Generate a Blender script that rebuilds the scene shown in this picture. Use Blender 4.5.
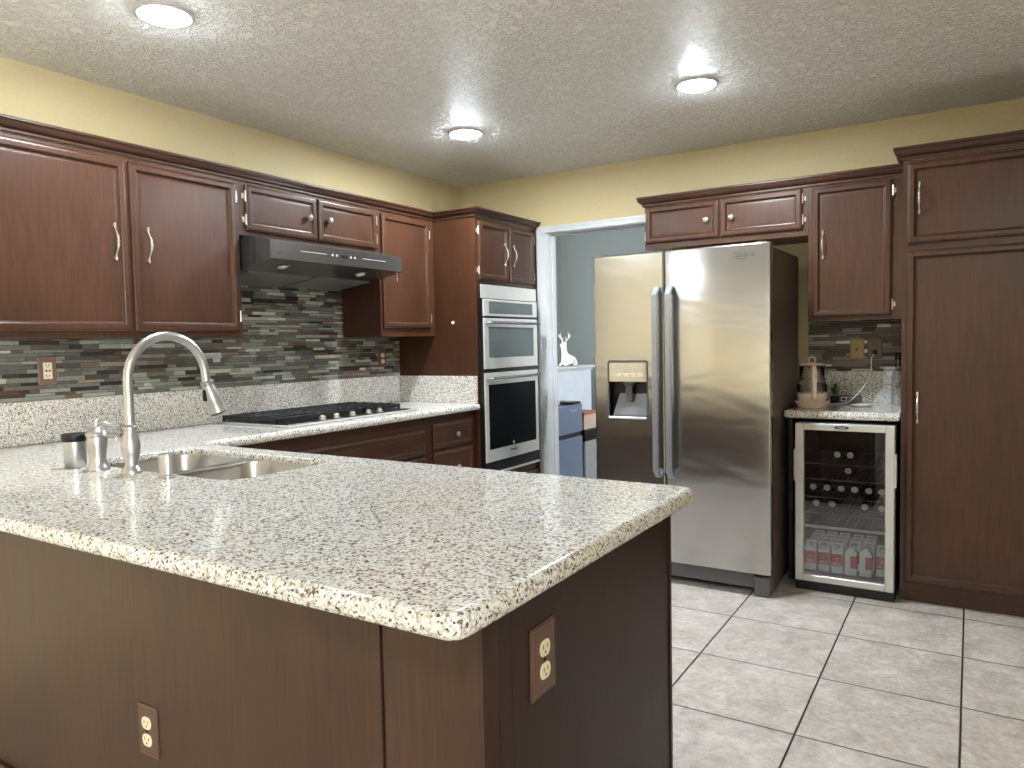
import bpy, bmesh, math, random
from mathutils import Vector, Matrix
from mathutils.geometry import tessellate_polygon
random.seed(7)
S = bpy.context.scene
for o in list(bpy.data.objects):
    bpy.data.objects.remove(o)
COL = S.collection
PI = math.pi

# ------------------------------------------------------------------ camera
R_ = Vector((0.84784189, 0.52985397, -0.02046698))
U_ = Vector((-0.01175705, 0.05737423, 0.99828351))
F_ = Vector((-0.53011876, 0.84614595, -0.05487379))
cd = bpy.data.cameras.new('camera'); cam = bpy.data.objects.new('camera', cd); COL.objects.link(cam)
m = Matrix.Identity(4)
for i in range(3):
    m[i][0] = R_[i]; m[i][1] = U_[i]; m[i][2] = -F_[i]
m.translation = (3.25919, -4.53890, 1.28398)
cam.matrix_world = m
cd.sensor_fit = 'HORIZONTAL'; cd.sensor_width = 36; cd.lens = 734.335 / 1024 * 36
cd.clip_start = 0.05
S.camera = cam

# ------------------------------------------------------------------ view, world, daylight
S.view_settings.view_transform = 'Standard'; S.view_settings.look = 'None'
S.view_settings.exposure = 0.6; S.view_settings.gamma = 1.0; S.view_settings.use_curve_mapping = False
W = bpy.data.worlds.new('world'); S.world = W; W.use_nodes = True
bg = W.node_tree.nodes['Background']
bg.inputs[0].default_value = (0.97, 0.985, 1.0, 1); bg.inputs[1].default_value = 15.0
LAMP_W = 9.5

def window_portal(name, loc, rot, w, h):
    l = bpy.data.lights.new(name, 'AREA'); l.shape = 'RECTANGLE'; l.size = w; l.size_y = h
    l.cycles.is_portal = True
    o = bpy.data.objects.new(name, l); COL.objects.link(o); o.location = loc; o.rotation_euler = rot
    return o
# unseen daylight: glass door added in the right wall, back room window
SWN = (-7.4, -4.9, 0.06, 2.12)     # y0,y1,z0,z1 in the right wall
BW = (0.7, 2.1, 0.9, 2.1)        # y0,y1,z0,z1 in the back room's right wall
YR = -7.6; XR = 4.3; H = 2.457
window_portal('window_light', (XR+0.12, -6.15, 1.09), (PI/2, 0, PI/2), 2.5, 2.06)
window_portal('window_light', (3.02, 1.4, 1.5), (PI/2, 0, PI/2), 1.4, 1.2)

# ------------------------------------------------------------------ materials
def lin(r, g, b):
    f = lambda c: ((c/255+0.055)/1.055)**2.4 if c > 10 else c/255/12.92
    return (f(r), f(g), f(b), 1)
class N:
    def __init__(s, name):
        s.m = bpy.data.materials.new(name); s.m.use_nodes = True; s.t = s.m.node_tree
        s.b = s.t.nodes['Principled BSDF']; s.x = 0
    def n(s, typ, **k):
        n = s.t.nodes.new(typ)
        for a, v in k.items(): setattr(n, a, v)
        return n
    def l(s, a, b): s.t.links.new(a, b)
    def set(s, **k):
        for a, v in k.items(): s.b.inputs[a.replace('_', ' ')].default_value = v
    def obj(s, scale=(1, 1, 1)):
        tc = s.n('ShaderNodeTexCoord'); mp = s.n('ShaderNodeMapping'); mp.inputs['Scale'].default_value = scale
        s.l(tc.outputs['Object'], mp.inputs['Vector']); return mp.outputs[0]
    def noise(s, v, scale, detail=3, rough=.5, dist=0):
        n = s.n('ShaderNodeTexNoise'); n.inputs['Scale'].default_value = scale; n.inputs['Detail'].default_value = detail
        n.inputs['Roughness'].default_value = rough; n.inputs['Distortion'].default_value = dist
        if v is not None: s.l(v, n.inputs['Vector'])
        return n
    def ramp(s, f, stops, interp='LINEAR'):
        r = s.n('ShaderNodeValToRGB'); r.color_ramp.interpolation = interp
        e = r.color_ramp.elements
        while len(e) < len(stops): e.new(.5)
        for i, (p, c) in enumerate(stops): e[i].position = p; e[i].color = c
        s.l(f, r.inputs[0]); return r.outputs[0]
    def mix(s, f, a, b, mode='MIX'):
        n = s.n('ShaderNodeMix', data_type='RGBA', blend_type=mode)
        for sock, v in ((n.inputs[0], f), (n.inputs[6], a), (n.inputs[7], b)):
            if hasattr(v, 'is_linked'): s.l(v, sock)
            else: sock.default_value = v
        return n.outputs[2]
    def math(s, op, a, b=0.0, c=0.0):
        n = s.n('ShaderNodeMath', operation=op)
        for sock, v in zip(n.inputs, (a, b, c)):
            if hasattr(v, 'is_linked'): s.l(v, sock)
            else: sock.default_value = v
        return n.outputs[0]
    def bump(s, h, dist, strength=1.0):
        b = s.n('ShaderNodeBump'); b.inputs['Distance'].default_value = dist; b.inputs['Strength'].default_value = strength
        s.l(h, b.inputs['Height']); s.l(b.outputs[0], s.b.inputs['Normal'])
    def color(s, c): s.l(c, s.b.inputs['Base Color'])

def plain(name, rgb, rough=.5, metal=0.0, bumpd=0.0, bscale=40, **k):
    a = N(name); v = a.obj(); n = a.noise(v, bscale, 3)
    c0 = lin(*rgb); c1 = tuple(x*.9 for x in c0[:3]) + (1,)
    a.color(a.ramp(n.outputs[0], [(.3, c1), (.7, c0)])); a.set(Roughness=rough, Metallic=metal, **k)
    if bumpd: a.bump(n.outputs[0], bumpd)
    return a.m

WK = .85
def wood(name, dark, light, along='z', rough=.34, spec=.35):
    dark = [c*WK for c in dark]; light = [c*WK for c in light]
    a = N(name)
    sc = {'z': (22, 22, 1.6), 'y': (22, 1.6, 22), 'x': (1.6, 22, 22)}[along]
    v = a.obj(sc); fine = a.noise(v, 4.5, 6, .65, .3)
    big = a.noise(a.obj({'z': (1.6, 1.6, .7), 'y': (1.6, .7, 1.6), 'x': (.7, 1.6, 1.6)}[along]), 2.6, 3, .55, .4)
    grain = a.ramp(fine.outputs[0], [(.2, lin(*dark)), (.8, lin(*light))])
    mot = a.ramp(big.outputs[0], [(.3, (.78, .76, .74, 1)), (.5, (1, 1, 1, 1)), (.72, (1.22, 1.13, 1.06, 1))])
    a.color(a.mix(1.0, grain, mot, 'MULTIPLY'))
    r = a.math('MULTIPLY_ADD', big.outputs[0], .2, rough-.1); a.l(r, a.b.inputs['Roughness'])
    a.b.inputs['Specular IOR Level'].default_value = spec; a.b.inputs['Coat Weight'].default_value = .08; a.b.inputs['Coat Roughness'].default_value = .25
    a.bump(fine.outputs[0], .0006, .5)
    return a.m
M = {}
M['wood'] = wood('dark_stained_wood', (60, 36, 24), (92, 59, 41))
M['wood_y'] = wood('dark_stained_wood_along', (57, 34, 23), (86, 55, 39), 'y')
M['wood_x'] = wood('dark_stained_wood_across', (57, 34, 23), (86, 55, 39), 'x')
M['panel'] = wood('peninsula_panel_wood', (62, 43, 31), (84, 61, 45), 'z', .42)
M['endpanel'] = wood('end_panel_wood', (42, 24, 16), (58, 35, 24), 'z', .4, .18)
M['side'] = wood('side_panel_wood', (60, 35, 20), (84, 50, 30), 'z', .4)

def paint(name, rgb, bd=.0006):
    a = N(name); v = a.obj(); n = a.noise(v, 55, 4)
    c = lin(*rgb); a.color(a.ramp(n.outputs[0], [(.3, tuple(x*.95 for x in c[:3])+(1,)), (.7, c)]))
    a.set(Roughness=.6); a.bump(n.outputs[0], bd*3); return a.m
M['yellow'] = paint('yellow_wall_paint', (192, 176, 134))
M['offwhite'] = paint('off_white_wall_paint', (236, 222, 188))
M['bluegray'] = paint('blue_gray_wall_paint', (124, 133, 133))
M['white'] = plain('white_trim_paint', (196, 199, 201), .4, bscale=8)
M['cap'] = plain('pale_blue_paint', (196, 206, 216), .5, bscale=8)
def ceiling_mat():
    a = N('textured_ceiling_paint'); v = a.obj((1, 1, 1))
    n1 = a.noise(v, 34, 5, .6, 1.2); n2 = a.noise(v, 130, 3, .6)
    h = a.ramp(n1.outputs[0], [(.40, (0, 0, 0, 1)), (.56, (1, 1, 1, 1))])
    hh = a.math('ADD', h, a.math('MULTIPLY', n2.outputs[0], .45))
    a.color(a.ramp(hh, [(.2, lin(238, 236, 233)), (1.0, lin(250, 249, 247))])); a.set(Roughness=.47)
    a.bump(hh, .0075, 1.0); return a.m
M['ceiling'] = ceiling_mat()
def floor_mat():
    a = N('gray_floor_tile'); tc = a.n('ShaderNodeTexCoord'); sp = a.n('ShaderNodeSeparateXYZ'); a.l(tc.outputs['Object'], sp.inputs[0])
    TX, TY, SX, SY = 2.3301, -1.1754, .4566, .4648
    u = a.math('DIVIDE', a.math('SUBTRACT', sp.outputs[0], TX), SX); w = a.math('DIVIDE', a.math('SUBTRACT', sp.outputs[1], TY), SY)
    du = a.math('MULTIPLY', a.math('PINGPONG', u, .5), SX); dw = a.math('MULTIPLY', a.math('PINGPONG', w, .5), SY)
    d = a.math('MINIMUM', du, dw)
    g = a.math('GREATER_THAN', d, .0032)
    cb = a.n('ShaderNodeCombineXYZ'); a.l(a.math('FLOOR', u), cb.inputs[0]); a.l(a.math('FLOOR', w), cb.inputs[1])
    wn = a.n('ShaderNodeTexWhiteNoise', noise_dimensions='3D'); a.l(cb.outputs[0], wn.inputs['Vector'])
    off = a.n('ShaderNodeVectorMath', operation='MULTIPLY_ADD'); a.l(wn.outputs['Color'], off.inputs[0]); off.inputs[1].default_value = (9, 9, 9); a.l(tc.outputs['Object'], off.inputs[2])
    n1 = a.noise(off.outputs[0], 7, 6, .72, .6); n2 = a.noise(off.outputs[0], 45, 4, .7)
    f = a.math('ADD', a.math('MULTIPLY', n1.outputs[0], .6), a.math('MULTIPLY', n2.outputs[0], .4))
    tile = a.ramp(f, [(.36, lin(150, 141, 133)), (.5, lin(180, 172, 165)), (.62, lin(204, 198, 191))])
    a.color(a.mix(g, lin(48, 42, 40), tile)); a.set(Roughness=.38)
    hh = a.math('MINIMUM', a.math('MULTIPLY', d, 180), 1.0)
    a.bump(a.math('ADD', hh, a.math('MULTIPLY', n2.outputs[0], .12)), .003); return a.m
M['floor'] = floor_mat()
def granite_mat():
    a = N('speckled_granite'); v = a.obj()
    nz = a.noise(v, 60, 2); sub = a.n('ShaderNodeVectorMath', operation='MULTIPLY_ADD')
    a.l(nz.outputs['Color'], sub.inputs[0]); sub.inputs[1].default_value = (.006,)*3; a.l(v, sub.inputs[2])
    vo = a.n('ShaderNodeTexVoronoi'); vo.inputs['Scale'].default_value = 228; a.l(sub.outputs[0], vo.inputs['Vector'])
    se = a.n('ShaderNodeSeparateColor'); a.l(vo.outputs['Color'], se.inputs[0])
    base = a.ramp(se.outputs[0], [(0, lin(219, 219, 217)), (.30, lin(204, 201, 196)), (.50, lin(227, 228, 228)), (.62, lin(182, 178, 172)),
        (.75, lin(188, 170, 144)), (.80, lin(148, 140, 130)), (.89, lin(108, 99, 92)), (.96, lin(76, 69, 63))], 'CONSTANT')
    big = a.noise(v, 2.2, 3, .6)
    cloud = a.ramp(big.outputs[0], [(.35, (.97, .94, .88, 1)), (.6, (1, 1, 1, 1))])
    a.color(a.mix(1.0, base, cloud, 'MULTIPLY')); a.set(Roughness=.10)
    a.b.inputs['Specular IOR Level'].default_value = .45
    return a.m
M['granite'] = granite_mat()
def tiles_mat(name, rough, spec=.5):
    a = N(name); at = a.n('ShaderNodeAttribute', attribute_name='tint')
    n = a.noise(a.obj((6, 6, 40)), 5, 5, .7, 1.0)
    st = a.ramp(n.outputs[0], [(.3, (.72, .70, .68, 1)), (.5, (1, 1, 1, 1)), (.7, (1.3, 1.3, 1.28, 1))])
    a.color(a.mix(1.0, at.outputs['Color'], st, 'MULTIPLY')); a.set(Roughness=rough)
    a.bump(n.outputs[0], .001); return a.m
M['mosaic'] = tiles_mat('glass_and_slate_mosaic', .22)
M['ledge'] = tiles_mat('stone_strip_mosaic', .55)
def steel(name, rgb, rough, along, wav=0.0, aniso=.6):
    a = N(name); sc = {'x': (3, 300, 300), 'y': (300, 3, 300), 'z': (300, 300, 3)}[along]
    n = a.noise(a.obj(sc), 1.5, 3, .6); c = lin(*rgb)
    a.color(a.ramp(n.outputs[0], [(.3, tuple(x*.93 for x in c[:3])+(1,)), (.7, c)]))
    a.set(Metallic=1.0); a.l(a.math('MULTIPLY_ADD', n.outputs[0], .06, rough-.03), a.b.inputs['Roughness'])
    if wav:
        w = a.noise(a.obj((.9, 1, 2.6)), 1.6, 2, .5, .6); a.bump(w.outputs[0], wav)
    return a.m
M['steel'] = steel('brushed_stainless_steel', (182, 181, 178), .23, 'x', .006)
M['steel_y'] = steel('brushed_stainless_steel_lengthwise', (172, 174, 176), .24, 'y')
M['steel_sink'] = steel('sink_steel', (184, 182, 178), .30, 'x')
M['silver'] = plain('silver_painted_metal', (204, 204, 200), .34, .4, bscale=8)
M['handle'] = plain('satin_handle_steel', (150, 154, 160), .32, .45, bscale=30)
M['nickel'] = steel('brushed_nickel', (190, 190, 191), .34, 'z')
M['pewter'] = plain('antique_silver', (198, 190, 176), .28, .8, bscale=90)
M['darksteel'] = steel('dark_steel', (120, 118, 116), .3, 'y')
M['hoodsteel'] = plain('hood_steel', (126, 125, 123), .25, .88, bscale=4)
M['filter'] = plain('satin_filter_metal', (128, 128, 126), .35, .4)
M['fridgeside'] = plain('dark_appliance_side', (98, 88, 78), .36, .3, .0004, 300)
M['black'] = plain('black_plastic', (14, 14, 15), .35, bscale=20)
M['blackmatte'] = plain('matte_black', (9, 8, 8), .7, bscale=20)
M['iron'] = plain('cast_iron', (20, 20, 22), .5, 0, .0005, 200)
M['blackglass'] = plain('black_oven_glass', (10, 11, 13), .05, bscale=5)
M['ovenglass'] = plain('reflection_gray_oven_glass', (140, 148, 148), .10, .55, bscale=5)  # reflected gray of the upper glass is put into the base colour
M['grayplastic'] = plain('gray_plastic', (96, 96, 98), .35, bscale=20)
M['padgray'] = plain('light_dispenser_panel', (206, 194, 168), .4, .3, bscale=15)
M['padlight'] = plain('panel_button', (222, 212, 190), .4, bscale=15)
M['cream'] = plain('cream_plastic', (232, 222, 190), .35, bscale=20)
M['brownplate'] = plain('brown_outlet_plate', (88, 62, 52), .4, 0, .0003, 150)
M['rosebrown'] = plain('rosy_brown_plate', (118, 92, 80), .4, bscale=20)
M['brass'] = plain('brushed_brass_plate', (150, 128, 80), .4, .3, bscale=60)
M['slot'] = plain('dark_slot', (30, 24, 20), .6)
M['whiteplastic'] = plain('white_plastic', (226, 224, 218), .4, bscale=20)
M['red'] = plain('red_print', (196, 48, 50), .5, bscale=20)
M['blue'] = plain('blue_button', (40, 44, 96), .5, bscale=20)
M['carton'] = plain('white_carton', (240, 239, 235), .5, bscale=20)
M['pink'] = plain('pink_plastic', (246, 220, 204), .35, bscale=20)
M['pinkdark'] = plain('dusty_pink_rim', (112, 64, 60), .4, bscale=20)
M['binGray'] = plain('bin_gray', (140, 141, 145), .5, bscale=20)
M['porcelain'] = plain('white_porcelain', (226, 224, 216), .3, 0, .0004, 60)
M['minifridge'] = plain('blue_silver_metal', (136, 150, 176), .32, .55, bscale=6)
M['leaf'] = plain('green_leaf', (58, 74, 44), .5, bscale=60)
M['text'] = plain('logo_gray', (70, 70, 70), .5)
M['lightprint'] = plain('pale_print', (226, 222, 214), .5)
M['woven'] = None
def woven():
    a = N('patterned_box'); v = a.obj((1, 1, 1)); ck = a.n('ShaderNodeTexChecker'); ck.inputs['Scale'].default_value = 70; a.l(v, ck.inputs[0])
    ck.inputs[1].default_value = lin(214, 196, 180); ck.inputs[2].default_value = lin(120, 96, 86); a.color(ck.outputs[0]); a.set(Roughness=.7); return a.m
M['woven'] = woven()
def glass(name, tint=(1, 1, 1, 1), rough=0.0, trans=.85):
    a = N(name); o = a.t.nodes['Material Output']
    n = a.noise(a.obj(), 30, 2); col = a.ramp(n.outputs[0], [(.3, tint), (.7, tint)])
    tr = a.n('ShaderNodeBsdfTransparent'); a.l(col, tr.inputs[0]); gl = a.n('ShaderNodeBsdfGlossy'); gl.inputs['Roughness'].default_value = rough
    fr = a.n('ShaderNodeFresnel'); fr.inputs[0].default_value = 1.5
    k = a.math('MULTIPLY_ADD', fr.outputs[0], 1.0, 1-trans-.04)
    mx = a.n('ShaderNodeMixShader'); a.l(k, mx.inputs[0]); a.l(tr.outputs[0], mx.inputs[1]); a.l(gl.outputs[0], mx.inputs[2])
    a.l(mx.outputs[0], o.inputs[0]); return a.m
M['glass'] = glass('clear_glass', (.93, .95, .94, 1), .02, .9)
M['doorglass'] = glass('tinted_door_glass', (.88, .90, .92, 1), .01, .91)
M['pane'] = glass('window_glass', (.97, .98, .98, 1), .0, .96)
def crystal():
    a = N('cut_crystal'); a.set(Roughness=.03); a.b.inputs['Transmission Weight'].default_value = 1; a.b.inputs['IOR'].default_value = 1.3
    n = a.noise(a.obj(), 60, 2); a.color(a.ramp(n.outputs[0], [(.3, (.86, .9, .9, 1)), (.7, (.95, .97, .97, 1))])); return a.m
M['crystal'] = crystal()
M['bottle'] = glass('bottle_glass', (.72, .76, .76, 1), .08, .78)
def frost():
    a = N('milky_cut_glass'); o = a.t.nodes['Material Output']
    n = a.noise(a.obj(), 30, 2); col = a.ramp(n.outputs[0], [(.3, (.93, .95, .95, 1)), (.7, (.97, .98, .98, 1))])
    tr = a.n('ShaderNodeBsdfTransparent'); a.l(col, tr.inputs[0]); a.set(Roughness=.08); a.color(col)
    mx = a.n('ShaderNodeMixShader'); mx.inputs[0].default_value = .13; a.l(tr.outputs[0], mx.inputs[1]); a.l(a.b.outputs[0], mx.inputs[2]); a.l(mx.outputs[0], o.inputs[0]); return a.m
M['cutglass'] = frost()
def emis(name, rgb, st):
    a = N(name); n = a.noise(a.obj(), 20, 2)
    a.l(a.ramp(n.outputs[0], [(.3, rgb), (.7, rgb)]), a.b.inputs['Emission Color']); a.b.inputs['Emission Strength'].default_value = st; a.set(Roughness=.4); return a.m
M['kettleglass'] = glass('pale_kettle_glass', (.97, .98, .97, 1), .03, .95)
M['lens'] = emis('lit_lamp_lens', (.84, .94, 1.0, 1), 165)
M['hoodlens'] = plain('hood_lamp_lens', (225, 220, 200), .2, .3)

# ------------------------------------------------------------------ builders
def bx(bm, x0, x1, y0, y1, z0, z1, bev=0.0, seg=1):
    v = [bm.verts.new((x, y, z)) for x in (x0, x1) for y in (y0, y1) for z in (z0, z1)]
    f = [bm.faces.new([v[i] for i in q]) for q in ((0,1,3,2),(4,6,7,5),(0,4,5,1),(2,3,7,6),(0,2,6,4),(1,5,7,3))]
    if bev:
        e = list({e for q in f for e in q.edges})
        bmesh.ops.bevel(bm, geom=e, offset=bev, segments=seg, profile=.5, affect='EDGES')
def ring(bm, c, a, b, r, n):
    return [bm.verts.new(c + a*(r*math.cos(2*PI*i/n)) + b*(r*math.sin(2*PI*i/n))) for i in range(n)]
def bridge(bm, r1, r2):
    n = len(r1)
    for i in range(n): bm.faces.new((r1[i], r1[(i+1) % n], r2[(i+1) % n], r2[i]))
def frame(ax):
    ax = Vector(ax).normalized(); t = Vector((0, 0, 1)) if abs(ax.z) < .9 else Vector((1, 0, 0))
    a = ax.cross(t).normalized(); return ax, a, ax.cross(a)
def lathe(bm, prof, loc, ax=(0, 0, 1), n=24, cap=True, sx=1.0):
    ax, a, b = frame(ax); loc = Vector(loc); prev = None; first = None
    for r, h in prof:
        rg = ring(bm, loc + ax*h, a*sx, b, max(r, 1e-4), n)
        if prev: bridge(bm, prev, rg)
        else: first = rg
        prev = rg
    if cap: bm.faces.new(first); bm.faces.new(prev)
def cyl(bm, p0, p1, r, n=16, r2=None):
    p0 = Vector(p0); p1 = Vector(p1)
    lathe(bm, [(r, 0), (r if r2 is None else r2, (p1-p0).length)], p0, p1-p0, n)
def tube(bm, pts, rad, n=12, flat=1.0):
    pts = [Vector(p) for p in pts]; k = len(pts)
    if not hasattr(rad, '__len__'): rad = [rad]*k
    ax, a, b = frame(pts[1]-pts[0]); prev = None; first = None
    for i, p in enumerate(pts):
        d = (pts[min(i+1, k-1)] - pts[max(i-1, 0)]).normalized()
        a = (a - d*a.dot(d)).normalized(); b = d.cross(a)
        rg = ring(bm, p, a, b*flat, rad[i], n)
        if prev: bridge(bm, prev, rg)
        else: first = rg
        prev = rg
    bm.faces.new(first); bm.faces.new(prev)
def smoothpath(pts, sub=6):
    pts = [Vector(p) for p in pts]; out = []
    for i in range(len(pts)-1):
        p0 = pts[max(i-1, 0)]; p1 = pts[i]; p2 = pts[i+1]; p3 = pts[min(i+2, len(pts)-1)]
        for s in range(sub):
            t = s/sub
            out.append(.5*((2*p1) + (p2-p0)*t + (2*p0-5*p1+4*p2-p3)*t*t + (3*p1-p0-3*p2+p3)*t**3))
    out.append(pts[-1]); return out
def ellipsoid(bm, c, r, n=12):
    c = Vector(c); prev = None
    rings = []
    for j in range(1, n):
        th = PI*j/n; rg = [bm.verts.new(c + Vector((r[0]*math.sin(th)*math.cos(2*PI*i/n), r[1]*math.sin(th)*math.sin(2*PI*i/n), -r[2]*math.cos(th)))) for i in range(n)]
        rings.append(rg)
    for p, q in zip(rings, rings[1:]): bridge(bm, p, q)
    bm.faces.new(rings[0]); bm.faces.new(rings[-1])
def prism(bm, poly, fn, h0, h1):
    lo = [bm.verts.new(fn(u, v, h0)) for u, v in poly]; hi = [bm.verts.new(fn(u, v, h1)) for u, v in poly]
    bridge(bm, lo, hi); bm.faces.new(lo); bm.faces.new(hi)
def mk(name, bm, mat, parent=None, smooth=False, ang=35):
    bmesh.ops.recalc_face_normals(bm, faces=bm.faces[:])
    o0 = Vector((0, 0, 0))
    if parent is not None:
        p = parent
        while p is not None: o0 += p.location; p = p.parent
    if parent is None and bm.verts:
        xs = [v.co for v in bm.verts]
        o0 = Vector(((min(v.x for v in xs)+max(v.x for v in xs))/2, (min(v.y for v in xs)+max(v.y for v in xs))/2, min(v.z for v in xs)))
    if name.startswith(('floor', 'ceiling', 'wall')): o0 = Vector((0, 0, 0))
    bmesh.ops.translate(bm, verts=bm.verts[:], vec=-o0)
    me = bpy.data.meshes.new(name); bm.to_mesh(me); bm.free()
    if isinstance(mat, (list, tuple)):
        for q in mat: me.materials.append(q)
    else: me.materials.append(mat)
    if smooth:
        for p in me.polygons: p.use_smooth = True
        me.set_sharp_from_angle(angle=math.radians(ang))
    o = bpy.data.objects.new(name, me); COL.objects.link(o)
    if parent is not None: o.parent = parent
    else: o.location = o0
    return o
def thing(name, label, cat, loc, group=None):
    o = bpy.data.objects.new(name, None); COL.objects.link(o); o.location = loc; o.empty_display_size = .1
    o['label'] = label; o['category'] = cat
    if group: o['group'] = group
    return o
def tag(o, label, cat, group=None):
    o['label'] = label; o['category'] = cat
    if group: o['group'] = group
    return o
def struct(name, bm, mat, label=None, cat=None, **k):
    o = mk(name, bm, mat, None, **k); o['kind'] = 'structure'
    o['label'] = label or name.replace('_', ' '); o['category'] = cat or name.split('_')[0]
    return o
def box(name, mat, parent, x0, x1, y0, y1, z0, z1, bev=0.0, seg=1, smooth=False):
    bm = bmesh.new(); bx(bm, x0, x1, y0, y1, z0, z1, bev, seg); return mk(name, bm, mat, parent, smooth)
def copy_tree(o, parent=None):
    c = o.copy(); COL.objects.link(c); c.parent = parent
    for ch in list(o.children): copy_tree(ch, c)
    return c
# plane maps: local (u, v, n) -> world
def mapX(x): return lambda u, v, n: Vector((x+n, u, v))
def mapYm(y): return lambda u, v, n: Vector((u, y-n, v))
def mapYp(y): return lambda u, v, n: Vector((u, y+n, v))
DOOR = [(0, 0), (0, .012), (.005, .0165), (.012, .0185), (.027, .0185), (.030, .0165), (.0325, .0105), (.036, .0065), (.040, .0055), (.048, .0062)]
SLAB = [(0, 0), (0, .009), (.012, .017), (.024, .0175), (.030, .012), (.036, .0145)]
def door_bm(fn, u0, u1, v0, v1, prof=DOOR):
    bm = bmesh.new(); prev = None; first = None
    for i, d in prof:
        rg = [bm.verts.new(fn(u, v, d)) for u, v in ((u0+i, v0+i), (u1-i, v0+i), (u1-i, v1-i), (u0+i, v1-i))]
        if prev: bridge(bm, prev, rg)
        else: first = rg
        prev = rg
    bm.faces.new(first); bm.faces.new(prev); return bm
def local_box(bm, fn, u0, u1, v0, v1, n0, n1, bev=0):
    a = fn(u0, v0, n0); b = fn(u1, v1, n1)
    bx(bm, min(a.x, b.x), max(a.x, b.x), min(a.y, b.y), max(a.y, b.y), min(a.z, b.z), max(a.z, b.z), bev)
def pull(parent, fn, u, vc, n0=.017, hl=.066):
    bm = bmesh.new(); pts = []; rad = []
    prof = [(-1.15, .012, .0020), (-1.10, .012, .0048), (-1.02, .011, .0050), (-.97, .011, .0028), (-.90, .011, .0052), (-.82, .012, .0030), (-.72, .015, .0025), (-.45, .026, .0030), (-.28, .031, .0052), (-.14, .032, .0050),
            (-.06, .032, .0030), (-.03, .032, .0068), (.03, .032, .0068), (.06, .032, .0030), (.14, .032, .0050), (.28, .031, .0052), (.45, .026, .0030), (.72, .015, .0025), (.82, .012, .0030), (.90, .011, .0052), (.97, .011, .0028), (1.02, .011, .0050), (1.10, .012, .0048), (1.15, .012, .0020)]
    for t, n, r in prof: pts.append(fn(u, vc+t*hl, n0+n)); rad.append(r)
    tube(bm, pts, rad, 10)
    for s in (-1, 1):
        cyl(bm, fn(u, vc+s*.98*hl, n0-.0075), fn(u, vc+s*.98*hl, n0+.012), .0048, 10)
    return mk('handle', bm, M['pewter'], parent, True)
def knob(parent, fn, u, v, n0=.0062):
    bm = bmesh.new(); p = fn(u, v, n0); d = fn(u, v, n0+1) - p
    lathe(bm, [(.006, -.002), (.0055, .008), (.0065, .012), (.0145, .016), (.0165, .020), (.0155, .025), (.010, .029), (.002, .031)], p, d, 18)
    return mk('knob', bm, M['pewter'], parent, True)
def hinge(parent, fn, u, v, side):
    bm = bmesh.new(); s = side
    local_box(bm, fn, min(u, u+s*.014), max(u, u+s*.014), v-.012, v+.012, .0005, .003)
    cyl(bm, fn(u+s*.001, v-.026, .011), fn(u+s*.001, v+.026, .011), .0042, 10)
    local_box(bm, fn, u-.002, u+.002, v-.02, v+.02, .001, .012)
    return mk('hinge', bm, M['pewter'], parent, True)
def outlet(name, fn, u, v, w, h, label, plate='brownplate', style='duplex', tilt=0):
    p = fn(u, v-h/2, 0); t = thing(name, label, 'outlet', p)
    bm = door_bm(fn, u-w/2, u+w/2, v-h/2, v+h/2, [(0, .0), (0, .002), (.004, .0055), (.007, .0045), (.012, .005)])
    mk('cover_plate', bm, M[plate], t)
    if style == 'duplex':
        for s in (1, -1):
            c = v + s*.0195
            bm = bmesh.new(); poly = []
            for i in range(24):
                a = 2*PI*i/24; poly.append((u + .0165*math.cos(a), c + max(-.0135, min(.0135, .0165*math.sin(a)))))
            prism(bm, poly, fn, .004, .0072); r = mk('receptacle', bm, M['cream'], t)
            bm = bmesh.new()
            local_box(bm, fn, u-.0075, u-.0055, c-.001, c+.007, .0070, .0076); local_box(bm, fn, u+.0055, u+.0075, c-.001, c+.007, .0070, .0076)
            local_box(bm, fn, u-.002, u+.002, c-.009, c-.005, .0070, .0076); mk('slot', bm, M['slot'], r)
        bm = bmesh.new(); a = fn(u, v, .004); b = fn(u, v, .0065); cyl(bm, a, b, .003, 10); mk('screw', bm, M['slot'], t)
    elif style == 'gfci':
        bm = bmesh.new(); local_box(bm, fn, u-.017, u+.017, v-.034, v+.034, .004, .0075); r = mk('receptacle', bm, M['cream'], t)
        for c in (.022, -.022):
            bm = bmesh.new()
            local_box(bm, fn, u-.008, u-.005, v+c-.004, v+c+.005, .0074, .008); local_box(bm, fn, u+.004, u+.007, v+c-.004, v+c+.005, .0074, .008)
            local_box(bm, fn, u-.002, u+.001, v+c-.010, v+c-.007, .0074, .008); mk('slot', bm, M['slot'], r)
        bm = bmesh.new(); local_box(bm, fn, u-.010, u-.002, v-.004, v+.004, .0074, .009); mk('test_button', bm, M['blue'], r)['label'] = 'dark blue button'
        bm = bmesh.new(); local_box(bm, fn, u+.003, u+.011, v-.004, v+.004, .0074, .009); mk('reset_button', bm, M['red'], r)['label'] = 'red button'
    return t

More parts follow.
